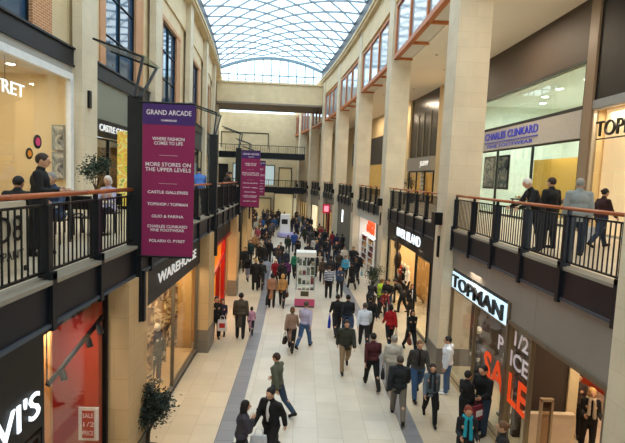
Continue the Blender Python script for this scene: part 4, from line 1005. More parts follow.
def person(label, loc, heading, pose='walk', build='m', top=('jacket', '#222228'), leg='#23232b', hair=('short', 'b'), shoes='#17130f', height=1.75, extras=(), group=None, detail=True, skin=0, legkind='trousers', name='person', cat='person'):
    sc = height / 1.75 * HS
    J = skeleton(pose, build)
    low = min(J['leg%d' % i][2][2] for i in (0, 1)) - .092
    o = link(name, body_mesh(pose, build), None, mat('skin %d' % skin, SKINS[skin], .55, 0, .06, 12) if name == 'person' else mat('mannequin plaster', '#e6dccb', .4, 0, .04))
    o.location = (loc[0], loc[1], loc[2] - low * sc); o.rotation_euler.z = math.radians(heading); o.scale = (sc * (1.14 if build == 'm' else 1.08),) * 2 + (sc,)
    tag(o, label, cat, group)
    if top: link({'jumper': 'jumper', 'jacket': 'jacket', 'coat': 'coat', 'anorak': 'padded_jacket'}[top[0]], top_mesh(pose, build, top[0]), o, cloth(top[1]))
    if leg: link('skirt' if legkind == 'skirt' else 'trousers', trousers_mesh(pose, build, legkind), o, cloth(leg))
    if detail and shoes:
        for i in (0, 1): link('shoe', shoe_mesh(pose, build, i), o, cloth(shoes))
    if hair: link('hair', hair_mesh(pose, build, hair[0]), o, mat('hair ' + hair[1], HAIRC[hair[1]], .7, 0, .25, 40))
    for e in extras:
        T = J['T']
        if e[0] == 'scarf':
            p = Prims(); n = 12; pts = [V(.085 * math.cos(2 * PI * i / n), .075 * math.sin(2 * PI * i / n) + .01, 1.50 + .01 * math.sin(4 * PI * i / n)) for i in range(n)]
            for i in range(n): p.cap(pts[i], pts[(i + 1) % n], .034, .034, 8, T=T)
            p.cap((-.05, .12, 1.46), (-.07, .165, 1.05), .038, .05, 8, T=T, flat=.5); p.cap((.05, .12, 1.46), (.06, .165, 1.12), .038, .05, 8, T=T, flat=.5)
            link('scarf', p.mesh('scarf', [BLACK], .014, 1), o, cloth(e[1]))
        if e[0] == 'hat':
            p = Prims(); p.ell((0, .008, 1.70), (.095, .112, .085), T=T); link('hat', p.mesh('hat', [BLACK], .014, 1), o, cloth(e[1]))
        if e[0] == 'shirt':
            p = Prims(); p.ell((0, .055, 1.22), (.05, .105, .27), T=T); link('shirt_front', p.mesh('shirt', [BLACK], .014, 1), o, cloth(e[1]))
        if e[0] == 'hood':
            p = Prims(); p.ell((0, -.08, 1.47), (.10, .07, .085), T=T); link('hood', p.mesh('hood', [BLACK], .014, 1), o, cloth(e[1]))
    return o
def hand_world(o, pose, build, side):
    J = skeleton(pose, build); s0, el, wr, R2 = J['arm%d' % side]; p = J['T'](wr + R2 @ V(0, 0, -.10))
    sc = o.scale; a = o.rotation_euler.z
    x, y, z = p[0] * sc[0], p[1] * sc[1], p[2] * sc[2]
    return Vector((o.location.x + x * math.cos(a) - y * math.sin(a), o.location.y + x * math.sin(a) + y * math.cos(a), o.location.z + z))
def carrier_bag(pos, color, label, w=.34, h=.38, d=.12, rz=0, kind='shopping_bag', cat='shopping bag', print_=None, group=None):
    """pos = where the hand holds it; the bag hangs below"""
    t = empty(kind, (pos[0], pos[1], pos[2] - h - .16), label, cat, group, rz=math.radians(rz), local=True)
    bm = MB(); n = 10
    prof = [(0, .86), (.02, 1.0), (.5, 1.0), (.9, .94), (1.0, .90)]
    vs = []; fs = []
    for f, s in prof:
        for i in range(16):
            q = 2 * PI * i / 16; cx, sy = math.cos(q), math.sin(q)
            ex = abs(cx) ** .4 * (1 if cx > 0 else -1); ey = abs(sy) ** .4 * (1 if sy > 0 else -1)
            vs.append((ex * w / 2 * s, ey * d / 2 * s * (1 if f < .9 else .6), f * h))
    for k in range(len(prof) - 1):
        for i in range(16): j = (i + 1) % 16; fs.append((k * 16 + i, k * 16 + j, (k + 1) * 16 + j, (k + 1) * 16 + i))
    fs.append(tuple(range(16))[::-1]); fs.append(tuple(range(64, 80)))
    bm.raw(vs, fs); b = bm.build('bag_body', cloth(color), t, smooth=False)
    for sy in (-1, 1):
        hd = MB(); pts = [(-w * .25, sy * d * .25, h), (-w * .18, sy * d * .15, h + .12), (0, 0, h + .165), (w * .18, sy * d * .15, h + .12), (w * .25, sy * d * .25, h)]
        for a_, b_ in zip(pts, pts[1:]): hd.tube(a_, b_, .007, 6)
        hd.build('handle', cloth(color), t)
    if print_:
        m = MB(); m.box(-w * .3, w * .3, -d / 2 - .006, -d / 2 + .003, h * .3, h * .72, curved=False); m.build('print', cloth(print_), t)
    return t
G0 = 0.0
HS = .955
def ground(px, py, h=0.0, plane=0.0):
    """foot point on a floor (plane) for a head-top pixel of a person h tall"""
    p = at_height(px, py, plane + h * HS * (1 if h else 0)); return Vector((p.x, p.y, plane))
PP = person
def bag_for(o, pose, build, side, color, label, **k):
    hp = hand_world(o, pose, build, side); return carrier_bag((hp.x, hp.y, hp.z), color, label, rz=math.degrees(o.rotation_euler.z) + 80, **k)

# --- foreground and middle of the ground floor (head-top pixel, height)
o = PP('man in long black coat and white shirt, bottom centre, striding towards the camera', ground(272.5, 385.5, 1.8), 150, 'walk', 'm', ('coat', '#0f0f12'), '#16161a', ('short', 'k'), height=1.8, extras=[('shirt', '#d9d9dc')])
o = PP('dark haired woman in grey padded jacket holding a hand to her face', ground(242.5, 400.5, 1.66), -80, 'face', 'f', ('anorak', '#3c3a44'), '#141418', ('long', 'k'), height=1.66)
bag_for(o, 'face', 'f', 0, '#101013', 'big black shoulder bag of the woman with her hand to her face', w=.5, h=.42, d=.2, kind='handbag', cat='handbag')
carrier_bag(at_height(259, 428, .95), '#cfd0d6', 'pale plastic bag at bottom centre between the two nearest walkers', w=.36, h=.34)
o = PP('man in grey green jacket and jeans just behind the man in the black coat', ground(278.6, 352.5, 1.76), 60, 'walk', 'm', ('jacket', '#565a4c'), '#2a3f58', ('short', 'b'), height=1.76)
o = PP('man in dark green jacket and khaki trousers walking towards the camera', ground(347, 319.5, 1.78), 180, 'step', 'm', ('anorak', '#2e3229'), '#8b765a', ('short', 'b'), height=1.78)
o = PP('man in maroon jumper and black trousers walking away', ground(374.2, 332.8, 1.76), 5, 'walk', 'm', ('jumper', '#47161f'), '#101012', ('short', 'k'), height=1.76)
bag_for(o, 'walk', 'm', 1, '#16224f', 'dark blue carrier bag held by the man in the maroon jumper', w=.4, h=.44, print_='#a7b4d8')
o = PP('grey haired person in a pale grey raincoat behind the stout man in charcoal', ground(394.5, 336.5, 1.74), 0, 'stand', 'm', ('coat', '#b8b5ac'), '#8f8c86', ('short', 'g'), height=1.74)
bag_for(o, 'stand', 'm', 0, '#17171a', 'small black shoulder bag on the pale grey raincoat', w=.24, h=.26, kind='handbag', cat='handbag')
o = PP('stout balding man in charcoal jacket and grey trousers seen from behind', ground(400.8, 355.5, 1.78), -8, 'walk', 'm', ('anorak', '#191c22'), '#6a645c', ('short', 's'), height=1.78)
o = PP('fair haired man in open dark jacket, black jumper and blue jeans facing the camera', ground(419.8, 339.5, 1.8), 178, 'step', 'm', ('jacket', '#3a3836'), '#34557c', ('short', 'l'), height=1.8, extras=[('shirt', '#101014')])
o = PP('woman in blue grey jacket and black trousers carrying a black handbag', ground(433, 362, 1.66), 172, 'walk', 'f', ('jacket', '#5d6b78'), '#0f0f11', ('bob', 'b'), height=1.66, extras=[('scarf', '#20222a')])
bag_for(o, 'walk', 'f', 0, '#121214', 'black handbag carried by the woman in the blue grey jacket', w=.26, h=.24, kind='handbag', cat='handbag')
o = PP('young man in white hooded top and jeans standing by the big shop window', ground(449.5, 335.5, 1.84), 80, 'stand', 'm', ('anorak', '#dfe3ea'), '#48648c', ('short', 'k'), shoes='#e8e8e8', height=1.78, extras=[('hood', '#dfe3ea')])
o = PP('dark haired woman in black coat facing the man in the black jacket by the window', ground(468, 372, 1.68), -60, 'talk', 'f', ('coat', '#0e0e10'), '#121214', ('short', 'k'), height=1.68)
o = PP('man in black jacket and dark jeans by the window, holding a maroon bag', ground(486.0, 363.5, 1.9), 120, 'hold', 'm', ('jacket', '#0c0d10'), '#26364c', ('short', 'k'), height=1.84)
hp = hand_world(o, 'hold', 'm', 0); carrier_bag((hp.x, hp.y, hp.z), '#6a1a2a', 'maroon and white shopping bag held between the couple by the window', w=.36, h=.34, rz=30, print_='#d8d8dc')
o = PP('woman with turquoise scarf and black jacket at the bottom right', ground(468, 405.5, 1.66), 172, 'hold', 'f', ('jacket', '#17181c'), '#1c1d22', ('bob', 'r'), height=1.66, extras=[('scarf', '#1f9fb5')])
o = PP('brown haired person whose head and shoulders show at the bottom edge', ground(504.5, 423, 1.7), 70, 'stand', 'f', ('jacket', '#1b1a1c'), '#1c1d22', ('bun', 'l'), height=1.7)
o = PP('woman in black coat carrying a brown handbag, walking towards the camera by the pillar', ground(412.5, 308.5, 1.68), 190, 'walk', 'f', ('jacket', '#101013'), '#121216', ('long', 'b'), height=1.68)
bag_for(o, 'walk', 'f', 1, '#6d2c1a', 'brown leather handbag of the woman in the black coat near the pillar', w=.34, h=.2, kind='handbag', cat='handbag')
bag_for(o, 'walk', 'f', 0, '#d6d6d8', 'white carrier bag of the woman in the black coat near the pillar', w=.26, h=.34)
o = PP('woman in bright red coat and black trousers seen from behind', ground(391.5, 304.5, 1.70), 5, 'step', 'f', ('jacket', '#a80f18'), '#121216', ('bob', 'k'), height=1.70)
bag_for(o, 'step', 'f', 1, '#c9bcae', 'pale bag hanging beside the bright red coat', w=.24, h=.3)
o = PP('broad man in white shirt and dark trousers seen from behind', ground(365.6, 302.5, 1.78), -4, 'walk', 'm', ('jumper', '#ccd6e6'), '#16171c', ('short', 's'), height=1.78)
o = PP('dark clad person right in front of the man in the white shirt', ground(371, 296.5, 1.7), 0, 'step', 'm', ('jacket', '#17171b'), '#17171b', ('short', 'k'), height=1.72)
o = PP('man in black jacket with a bright blue bag, left of a dark blue pair', ground(338.3, 294.5, 1.74), 5, 'step', 'm', ('jacket', '#111215'), '#16171c', ('short', 'k'), height=1.74)
bag_for(o, 'step', 'm', 0, '#1d3fae', 'bright blue carrier bag on the left of the walking pair', w=.4, h=.42, print_='#8fa6ea')
o = PP('man in navy jacket and jeans walking beside the black jacketed man', ground(348.6, 294.5, 1.78), 0, 'walk', 'm', ('jacket', '#161a24'), '#2b4264', ('short', 'k'), height=1.78)
bag_for(o, 'walk', 'm', 1, '#1b2c7a', 'dark blue carrier bag between the navy jacket and the white shirt', w=.42, h=.36, print_='#6d80c8')
o = PP('woman in light brown knee length coat and boots, arm in arm on the open floor', ground(292.5, 306.5, 1.68), -8, 'walk', 'f', ('coat', '#8d7263'), '#1b1412', ('bob', 'l'), shoes='#3a2417', height=1.68)
bag_for(o, 'walk', 'f', 0, '#20140f', 'dark brown handbag of the woman in the light brown coat', w=.28, h=.24, kind='handbag', cat='handbag')
o = PP('man in lilac shirt and blue jeans beside the woman in the light brown coat', ground(306, 301.5, 1.80), -22, 'step', 'm', ('jumper', '#b7b0cc'), '#44618c', ('short', 's'), height=1.80)
o = PP('man in long taupe overcoat walking away on the left', ground(241.3, 293.8, 1.80), 0, 'stand', 'm', ('coat', '#4c4238'), '#1a1a1c', ('short', 'k'), height=1.80)
o = PP('small girl in pink coat beside the man in the taupe overcoat', ground(251.8, 306.5, 1.14), 0, 'walk', 'c', ('coat', '#c492ac'), '#1c1a22', ('bob', 'b'), height=1.14)
o = PP('girl in dark purple top and skirt holding a white carrier bag', ground(222.8, 299.0, 1.5), 185, 'hold', 'f', ('jacket', '#2f2740'), '#1d1822', ('long', 'b'), height=1.5, legkind='skirt')
hp = hand_world(o, 'hold', 'f', 0); carrier_bag((hp.x - .12, hp.y - .04, hp.z), '#e9e4e4', 'white carrier bag with a red motif held by the girl in the purple top', w=.36, h=.42, print_='#c8322a')
o = PP('person in black standing against the second left pillar', ground(216.5, 297, 1.66), 200, 'stand', 'f', ('jacket', '#0f0f12'), '#101013', ('bob', 'k'), height=1.66)
o = PP('woman in tan knee length coat with dark wheeled bag, walking away', ground(272.5, 274, 1.68), 0, 'stand', 'f', ('coat', '#957058'), '#191414', ('bob', 'k'), height=1.68)
t = bag_for(o, 'stand', 'f', 0, '#24262c', 'dark grey shopping bag beside the tan coat', w=.36, h=.48)
o = PP('blonde woman in camel jacket walking away right of the tan coat', ground(283, 273.5, 1.68), -3, 'walk', 'f', ('jacket', '#b1834c'), '#15161c', ('bob', 'y'), height=1.68)
bag_for(o, 'walk', 'f', 1, '#5a2c16', 'brown handbag of the blonde woman in the camel jacket', w=.32, h=.22, kind='handbag', cat='handbag')
o = PP('man in navy and white striped jumper walking away', ground(329.5, 266.5, 1.74), 0, 'stand', 'm', ('jumper', 'stripe'), '#15161b', ('short', 'b'), height=1.74)
o = PP('long haired woman in blue denim jacket right of the striped jumper', ground(340.6, 265.8, 1.70), 178, 'walk', 'f', ('jacket', '#31435f'), '#121318', ('long', 'l'), height=1.70)
o = PP('woman in light blue jacket coming towards the camera', ground(345.8, 255.2, 1.66), 180, 'step', 'f', ('jacket', '#4aa6cc'), '#1a1c22', ('bob', 'k'), height=1.66)
o = PP('tall man in black with jeans carrying bags, left of the potted tree', ground(358.0, 252.5, 1.80), 10, 'step', 'm', ('anorak', '#0e0f13'), '#26354c', ('short', 'k'), height=1.80)
bag_for(o, 'step', 'm', 1, '#7fb3c4', 'pale blue bag in the hand of the tall man in black', w=.26, h=.3)
o = PP('shorter person in black left of the tall man in black', ground(352.6, 262, 1.62), 15, 'walk', 'f', ('coat', '#0f0f12'), '#17181c', ('short', 'k'), height=1.62)
bag_for(o, 'walk', 'f', 1, '#c8a24a', 'mustard bag near the potted tree', w=.22, h=.28)
o = PP('person in black coat bending forward below the potted tree', ground(371.0, 280.5, 1.68), -25, 'bend', 'f', ('coat', '#0f0d10'), '#121216', ('bob', 'k'), height=1.70)
o = PP('person in yellow green safety vest right of the potted tree', ground(381.2, 279.5, 1.66), -60, 'hold', 'm', ('jacket', '#b6d43a'), '#1d2026', ('short', 'l'), height=1.66)
o = PP('man in black jacket in front of the warm lit window, beside the safety vest', ground(388.8, 279.5, 1.76), 150, 'hold', 'm', ('jacket', '#101013'), '#3c4c66', ('short', 'k'), height=1.76)
o = PP('person in dark red top pushing along below the safety vest', ground(383.5, 287.5, 1.5), 190, 'bend', 'f', ('jumper', '#7a1a28'), '#1a1a1e', ('bob', 'b'), height=1.5)
o = PP('woman in black coat with a white pattern in the entrance of the warm lit shop', ground(412.3, 283.8, 1.66), 185, 'stand', 'f', ('coat', '#15161b'), '#15161b', ('long', 'l'), height=1.62, extras=[('shirt', '#c9d4e0')])
o = PP('man in black bending in the entrance of the warm lit shop', ground(403.5, 279.5, 1.66), 60, 'bend', 'm', ('jacket', '#131419'), '#131419', ('short', 'k'), height=1.72)
# middle distance
MID = [
 ('person in green jacket left of the tall glass kiosk', 295.2, 251.8, 1.70, -10, 'walk', 'f', ('jacket', '#1d6a50'), '#17181c', ('bob', 'k')),
 ('man in royal blue jacket walking above the tall glass kiosk', 294.6, 232.2, 1.74, 5, 'stand', 'm', ('anorak', '#24458c'), '#1c2c50', ('short', 'b')),
 ('person in cream coat right of the kiosk top', 319.6, 251.8, 1.68, 185, 'walk', 'f', ('coat', '#b5a893'), '#2a2422', ('bob', 'l')),
 ('person in black between the kiosk and the cream coat', 314.8, 252.5, 1.70, 178, 'step', 'm', ('jacket', '#131317'), '#16171c', ('short', 'k')),
 ('man in charcoal jacket just beyond the striped jumper', 331.3, 256.5, 1.72, 5, 'stand', 'm', ('jacket', '#25252b'), '#191a20', ('short', 'k')),
 ('person in brown jacket left of the man in charcoal jacket', 323.0, 257.5, 1.60, 0, 'walk', 'f', ('jacket', '#4a3a33'), '#191a20', ('bob', 'b')),
 ('person in dark red coat in the right part of the crowd', 332.5, 231.5, 1.72, 0, 'stand', 'f', ('coat', '#8c1f2c'), '#1c1c22', ('bob', 'k')),
 ('man in navy coat standing right of the dark red coat', 337.0, 234.0, 1.76, 10, 'stand', 'm', ('coat', '#1c2440'), '#1b2136', ('short', 'k')),
 ('person in black leaning forward by the grey shutters', 342.6, 233.8, 1.74, 20, 'walk', 'm', ('jacket', '#101114'), '#101114', ('short', 'k')),
 ('tall man in black left of the dark red coat', 325.5, 229.5, 1.80, 0, 'step', 'm', ('jacket', '#14161a'), '#15161a', ('short', 'k')),
 ('man in black walking alone towards the camera on the left side of the crowd', 269.2, 238.8, 1.78, 180, 'walk', 'm', ('anorak', '#0f1012'), '#121317', ('short', 'k')),
 ('bare headed man in dark jacket behind the red jacket', 281.0, 242.5, 1.74, 180, 'hold', 'm', ('jacket', '#17181d'), '#20232b', ('short', 'k')),
 ('person in navy jacket right behind the red jacket', 286.6, 249.5, 1.66, 0, 'stand', 'f', ('jacket', '#1c2338'), '#16171c', ('bob', 'g')),
 ('person in crimson jacket with pale hair', 275.8, 259.3, 1.66, 175, 'hold', 'f', ('anorak', '#8f1325'), '#20191c', ('short', 'w')),
 ('person in purple top right of the crimson jacket', 287.8, 259.5, 1.56, 0, 'stand', 'f', ('jacket', '#5b2457'), '#1a171e', ('bob', 'k')),
 ('person in black jacket between the crimson jacket and the purple top', 282.5, 260.5, 1.66, 0, 'walk', 'm', ('jacket', '#17161a'), '#17161a', ('short', 'k')),
 ('person in pale grey blue coat right of the pair in black', 266.6, 257.8, 1.64, 0, 'stand', 'f', ('coat', '#a2abbd'), '#8c94a8', ('bob', 'k')),
 ('tall man in long black coat of the pair by the floor strip', 256.0, 259.3, 1.78, 5, 'stand', 'm', ('coat', '#101013'), '#101013', ('short', 'y')),
 ('person in dark olive jacket, right one of the pair by the floor strip', 261.6, 259.5, 1.72, 0, 'walk', 'm', ('jacket', '#25261f'), '#17181c', ('short', 'k')),
 ('girl in black top and grey skirt left of the pair in black', 248.3, 254.6, 1.64, -5, 'walk', 'f', ('jacket', '#141417'), '#77788a', ('bob', 'k')),
 ('man in tan brown jacket near the third left pillar', 255.4, 233.6, 1.78, 190, 'stand', 'm', ('jacket', '#8a6848'), '#2b2420', ('short', 'k')),
 ('person in dark teal jacket left of the tan brown jacket', 250.3, 240.0, 1.70, 180, 'stand', 'm', ('jacket', '#1d3a3d'), '#1c1d22', ('short', 'k')),
 ('person in black jacket right of the tan brown jacket', 260.6, 242.5, 1.70, 170, 'walk', 'm', ('jacket', '#111215'), '#15161a', ('short', 'k')),
 ('person in black far left of the crowd by the third left pillar', 245.5, 247.5, 1.68, 180, 'stand', 'm', ('coat', '#121216'), '#121216', ('short', 'k')),
]
for (lb, px, py, h, hd, ps, bd, tp, lg_, hr) in MID:
    PP(lb, ground(px, py, h), hd, ps, bd, tp, lg_, hr, height=h, legkind='skirt' if 'skirt' in lb else 'trousers')
# far crowd
rnd = random.Random(11)
cols = ['#16171b', '#1b1d24', '#22242e', '#101114', '#2a2a2e', '#1a2034', '#3a2f2a', '#202c26', '#4a4a52', '#14161a']
brights = ['#7c1f2a', '#b9b6b0', '#27508c', '#8c6a4a', '#c9c2b4', '#5d6b80', '#9c4a5e', '#d46a5a']
placed = []
CN = dict(zip(cols + brights, ['black', 'dark grey', 'charcoal', 'jet black', 'grey black', 'dark navy', 'dark brown', 'dark green', 'mid grey', 'dull black', 'crimson', 'light grey', 'blue', 'tan', 'cream', 'grey blue', 'dusty pink', 'coral']))
def far_ok(x, y, d=.75): return all((x - a) ** 2 + (y - b) ** 2 > d * d for a, b in placed)
for q in S.objects:
    if q.get('category') == 'person': placed.append((q.location.x, q.location.y))
n = 0; tries = 0
while n < 96 and tries < 6000:
    tries += 1
    y = rnd.uniform(31, 69) if n < 84 else rnd.uniform(26, 38)
    l = rnd.uniform(-2.7, 4.1)
    if y < 44 and -1.3 < l - 0 < 1.6 and rnd.random() < .75: continue
    if y < 31 and l < 2.3 and l > -2.0: continue
    x = bl(l, y)
    xk = -.9 + (y - 49) * -.02
    if not far_ok(x, y) or (38 < y < 52 and abs(x - at_depth(285.5, 225, 49.).x * y / 49) < .9): continue
    if y < 27 and l < 3: continue
    placed.append((x, y)); n += 1
    fem = rnd.random() < .5; br = rnd.random() < .22
    c = rnd.choice(brights if br else cols)
    zone = 'on the left' if l < -.6 else 'centre' if l < 2 else 'on the right'
    hd_ = rnd.choice([0, 180, 0, 180, 10, -15, 170, 90]); gm = rnd.choice(['jacket', 'coat', 'jacket', 'anorak'])
    cn = CN[c]
    lab = '%s shopper in %s %s, %s, %s' % ('far' if y < 44 else 'tiny', cn, {'jacket': 'jacket', 'coat': 'long coat', 'anorak': 'padded jacket'}[gm], 'side view' if hd_ == 90 else 'back view' if abs(hd_) < 20 else 'front view', zone + (' before the white kiosk' if y < 44 else ' beside the white kiosk' if y < 54 else ' by the far wall'))
    PP(lab, Vector((x, y, 0)), hd_ + rnd.uniform(-12, 12), rnd.choice(['walk', 'step', 'stand', 'walk', 'step', 'hold']), 'f' if fem else 'm',
       (gm, c), rnd.choice(['#15161b', '#1c2536', '#26354c', '#17181c', '#2b2724']), (rnd.choice(['bob', 'long']) if fem else 'short', rnd.choice('kkkbblsy')),
       height=rnd.uniform(1.58, 1.82), group='shoppers in the far crowd', detail=(y < 36), skin=rnd.choice([0, 1, 2]))

# --- upper galleries
gp = lambda px, py, h: ground(px, py, h, F)
def on_gallery(px, l, h):          # a person at lateral distance l whose head top is seen at column px
    y = 20.
    for _ in range(30):
        p = at_depth(px, 180, y); y *= (bl(l, y)) / p.x if abs(p.x) > .01 else 1
    return Vector((bl(l, y), y, F))
o = PP('young man in black jacket standing at the left cafe tables', on_gallery(38, -4.3, 1.7), -75, 'hold', 'm', ('jacket', '#0e0f12'), '#15161a', ('short', 'b'), height=1.72)
o = PP('man in blue shirt standing at the left balcony, right of the big banner', on_gallery(200, -3.75, 1.7), 20, 'rail', 'm', ('jumper', '#4a76c4'), '#26334c', ('short', 'k'), height=1.78)
o = PP('person in brown jacket leaning on the left balcony, left of two', on_gallery(223.5, -3.8, 1.7), -60, 'rail', 'm', ('jacket', '#3a2620'), '#1c1d22', ('short', 'k'), height=1.72)
o = PP('person in grey brown coat leaning on the left balcony, right of two', on_gallery(229.8, -3.9, 1.7), 40, 'rail', 'f', ('jacket', '#6b5a4c'), '#1c1d22', ('bob', 'l'), height=1.68)
o = PP('white haired person in black leaning over the right railing', on_gallery(541, 5.45, 1.7), 95, 'rail', 'f', ('jacket', '#0e0f12'), '#15161a', ('short', 'w'), height=1.78)
o = PP('dark haired man in black coat beside the white haired person at the right railing', on_gallery(553, 6.0, 1.7), 20, 'stand', 'm', ('coat', '#101114'), '#15161a', ('short', 'b'), height=1.76)
o = PP('grey haired man in pale grey jumper on the right gallery', on_gallery(581, 6.05, 1.7), -20, 'stand', 'm', ('anorak', '#8f9494'), '#1f2a3a', ('short', 'g'), height=1.74)
o = PP('woman in dark maroon jacket walking on the right gallery with a white bag', on_gallery(605, 7.6, 1.6), -75, 'walk', 'f', ('jacket', '#2f1418'), '#22324a', ('bun', 'k'), height=1.60)
bag_for(o, 'walk', 'f', 0, '#d5dce6', 'white carrier bag of the woman in the maroon jacket on the right gallery', w=.34, h=.4)
# assistants in shops
o = PP('woman in black dress with pale scarf inside the open shop at bottom right', ground(592, 388, 1.66), 160, 'hold', 'f', ('jacket', '#0f0f11'), '#121214', ('long', 'y'), height=1.66, extras=[('scarf', '#b8a892')])
o = PP('dark haired person behind the woman with the pale scarf in the open shop', Vector((7.0, 11.2, .02)), 150, 'stand', 'f', ('jacket', '#3a2a24'), '#121214', ('short', 'k'), height=1.7)

# --- mannequins
def manq(label, x, y, z, hd, top, leg, build='f', pose='stand', hair=None, group='mannequins', legkind='trousers'):
    o = PP(label, Vector((x, y, z)), hd, pose, build, top, leg, hair, shoes=None, height=1.76, group=group, name='mannequin', cat='mannequin', legkind=legkind)
    b = MB(); b.lathe([(.19, 0), (.19, .015), (.02, .02)], (0, 0, 0), 18)
    q = b.build('base_plate', mat('chrome base', '#9a9a98', .2, .9, 0), None, origin=(0, 0, 0)); q.parent = o; q.location = (0, -.02, (z - o.location.z) / o.scale.z); return o
for k, (y, tp, lg_) in enumerate(((18.0, ('jacket', '#e8e2d8'), '#2a2a30'), (19.0, ('coat', '#17171a'), '#17171a'), (23.5, ('jumper', '#f0e8da'), '#1a1a1e'), (24.2, ('jacket', '#1b1b1f'), '#24242a'), (24.85, ('jumper', '#b4301c'), '#5a2a22'))):
    manq('mannequin in %s, warm lit window under the black sign band' % ['a cream jacket', 'a long black coat', 'an off white jumper', 'a black jacket', 'an orange red jumper'][k], bl(5.6, y), y, .28, 100, tp, lg_, group='mannequins in the warm lit window')
for k, (y, tp, lg_) in enumerate(((9.65, ('jacket', '#ecdcc6'), '#0a0a0b'), (11.1, ('jumper', '#3a302c'), '#241e1c'), (13.0, ('jacket', '#4a3a34'), '#2b2624'))):
    manq('mannequin in %s in the clothes shop window on the left' % ['a pale jacket and black skirt', 'a dark brown top, middle one', 'a brown jacket, farthest one'][k], -3.95, y + .1, .22, -110, tp, lg_, legkind='skirt' if k == 0 else 'trousers', group='mannequins in the left clothes shop')
manq('cream mannequin torso standing in the red shop window', -3.85, 6.95, .02, -110, ('jumper', '#c9c2ae'), '#5a6472', 'm', group='mannequins in the red window')
for k, (y, tp, lg_) in enumerate(((11.6, ('jacket', '#6d6257'), '#1f2226'), (13.6, ('jacket', '#574e49'), '#1f2226'))):
    manq('mannequin in %s behind the big shop window with lettering' % ['a taupe jacket, nearer one', 'a dark brown jacket, farther one'][k], 5.4, y, .30, 100, tp, lg_, 'm', group='mannequins behind the lettered window')
for k, (y, l, tp, lg_) in enumerate(((10.75, -7.7, ('jacket', '#2a7a3c'), '#2a55a8'), (11.5, -7.8, ('jumper', 'prints'), '#b01a1e'), (12.3, -8.4, ('jacket', '#3d4348'), '#55504a'))):
    manq('child mannequin in %s in the upper left shop window' % ['green top and blue trousers', 'red patterned top', 'dark grey coat'][k], l, y, F + .05, -120, tp, lg_, group='mannequins in the upper left shop').scale *= .93
# ------------------------------------------------------------------ furniture, kiosks, plants
def kiosk_glass():
    y = 22.6; x = at_depth(304.5, 298, y).x
    t = empty('display_kiosk', (x, y, 0), 'tall glass kiosk with white top and pink base on the open floor', 'kiosk')
    w, d = .48, .42
    a = MB(); a.box(x - w, x + w, y - d, y + d, 2.42, 2.66, curved=False); a.build('roof', WHITE, t, bevel=.02)
    a = MB()
    for sx in (-1, 1):
        for sy in (-1, 1): a.box(x + sx * (w - .05) - .025, x + sx * (w - .05) + .025, y + sy * (d - .05) - .025, y + sy * (d - .05) + .025, .5, 2.45, curved=False)
    a.build('frame', mat('silver post', '#a8b0b4', .3, .6), t)
    a = MB(); a.box(x - w + .04, x + w - .04, y - d + .02, y - d + .03, .6, 2.42, curved=False); a.box(x - w + .04, x - w + .05, y - d, y + d, .6, 2.42, curved=False); a.box(x + w - .05, x + w - .04, y - d, y + d, .6, 2.42, curved=False); a.build('pane', CLEAR, t)
    a = MB(); a.box(x - w, x + w, y - d, y + d, .08, .42, curved=False); a.build('pink_base', mat('magenta kiosk base', '#c0507e', .5), t)
    a = MB(); a.box(x - w + .02, x + w - .02, y - d + .02, y + d - .02, 0, .08, curved=False); a.build('plinth', mat('dark kiosk plinth', '#4a4a50', .5), t)
    a = MB(); a.box(x - w, x + w, y - d, y + d, .42, .62, curved=False); a.box(x - w + .04, x + w - .04, y - d - .02, y - d, .45, .85, curved=False); a.build('white_base', WHITE, t)
    a = MB(); a.box(x - .2, x + .18, y - d - .035, y - d - .02, .56, .80, curved=False); a.build('sign_panel', mat('dark olive sign', '#3a3a22', .5), t)
    r = random.Random(3)
    for k in range(4):
        z = .62 + k * .45
        a = MB(); a.box(x - w + .06, x + w - .06, y - d + .06, y + d - .06, z, z + .02, curved=False); s = a.build('shelf', WHITE, t)
        for q in range(4):
            b = MB(); xx = x - .34 + q * .2; hh = r.uniform(.14, .32); b.box(xx, xx + .15, y - .2, y + .05, z + .02, z + .02 + hh, curved=False)
            b.build('goods', mat('kiosk goods %d' % ((k * 2 + q) % 5), ['#7c2f3c', '#8a8f92', '#5c6b4a', '#3b3b40', '#b5a890'][(k * 2 + q) % 5], .5), t)
kiosk_glass()
y = 49.; x = at_depth(285.5, 225, y).x
t = empty('information_kiosk', (x, y, 0), 'white information kiosk with dark screen and round violet base, far back', 'kiosk')
a = MB(); a.box(x - .55, x + .45, y - .25, y + .25, .4, 2.35, curved=False); a.build('body', mat('glossy white kiosk', '#eef1f6', .3, 0, .02), t, bevel=.05)
a = MB(); a.box(x - .40, x + .22, y - .28, y - .25, 1.35, 1.85, curved=False); a.build('screen', BLACK, t)
a = MB(); a.lathe([(1.0, 0), (1.0, .35), (.95, .42), (.0, .43)], (x + .2, y + .1, 0), 28); a.build('round_base', mat('pale violet base', '#a9a6dc', .4), t, smooth=False)
a = MB(); a.lathe([(1.04, 0), (1.04, .07), (1.0, .07)], (x + .2, y + .1, 0), 28); a.build('base_ring', mat('navy ring', '#20264c', .4), t)

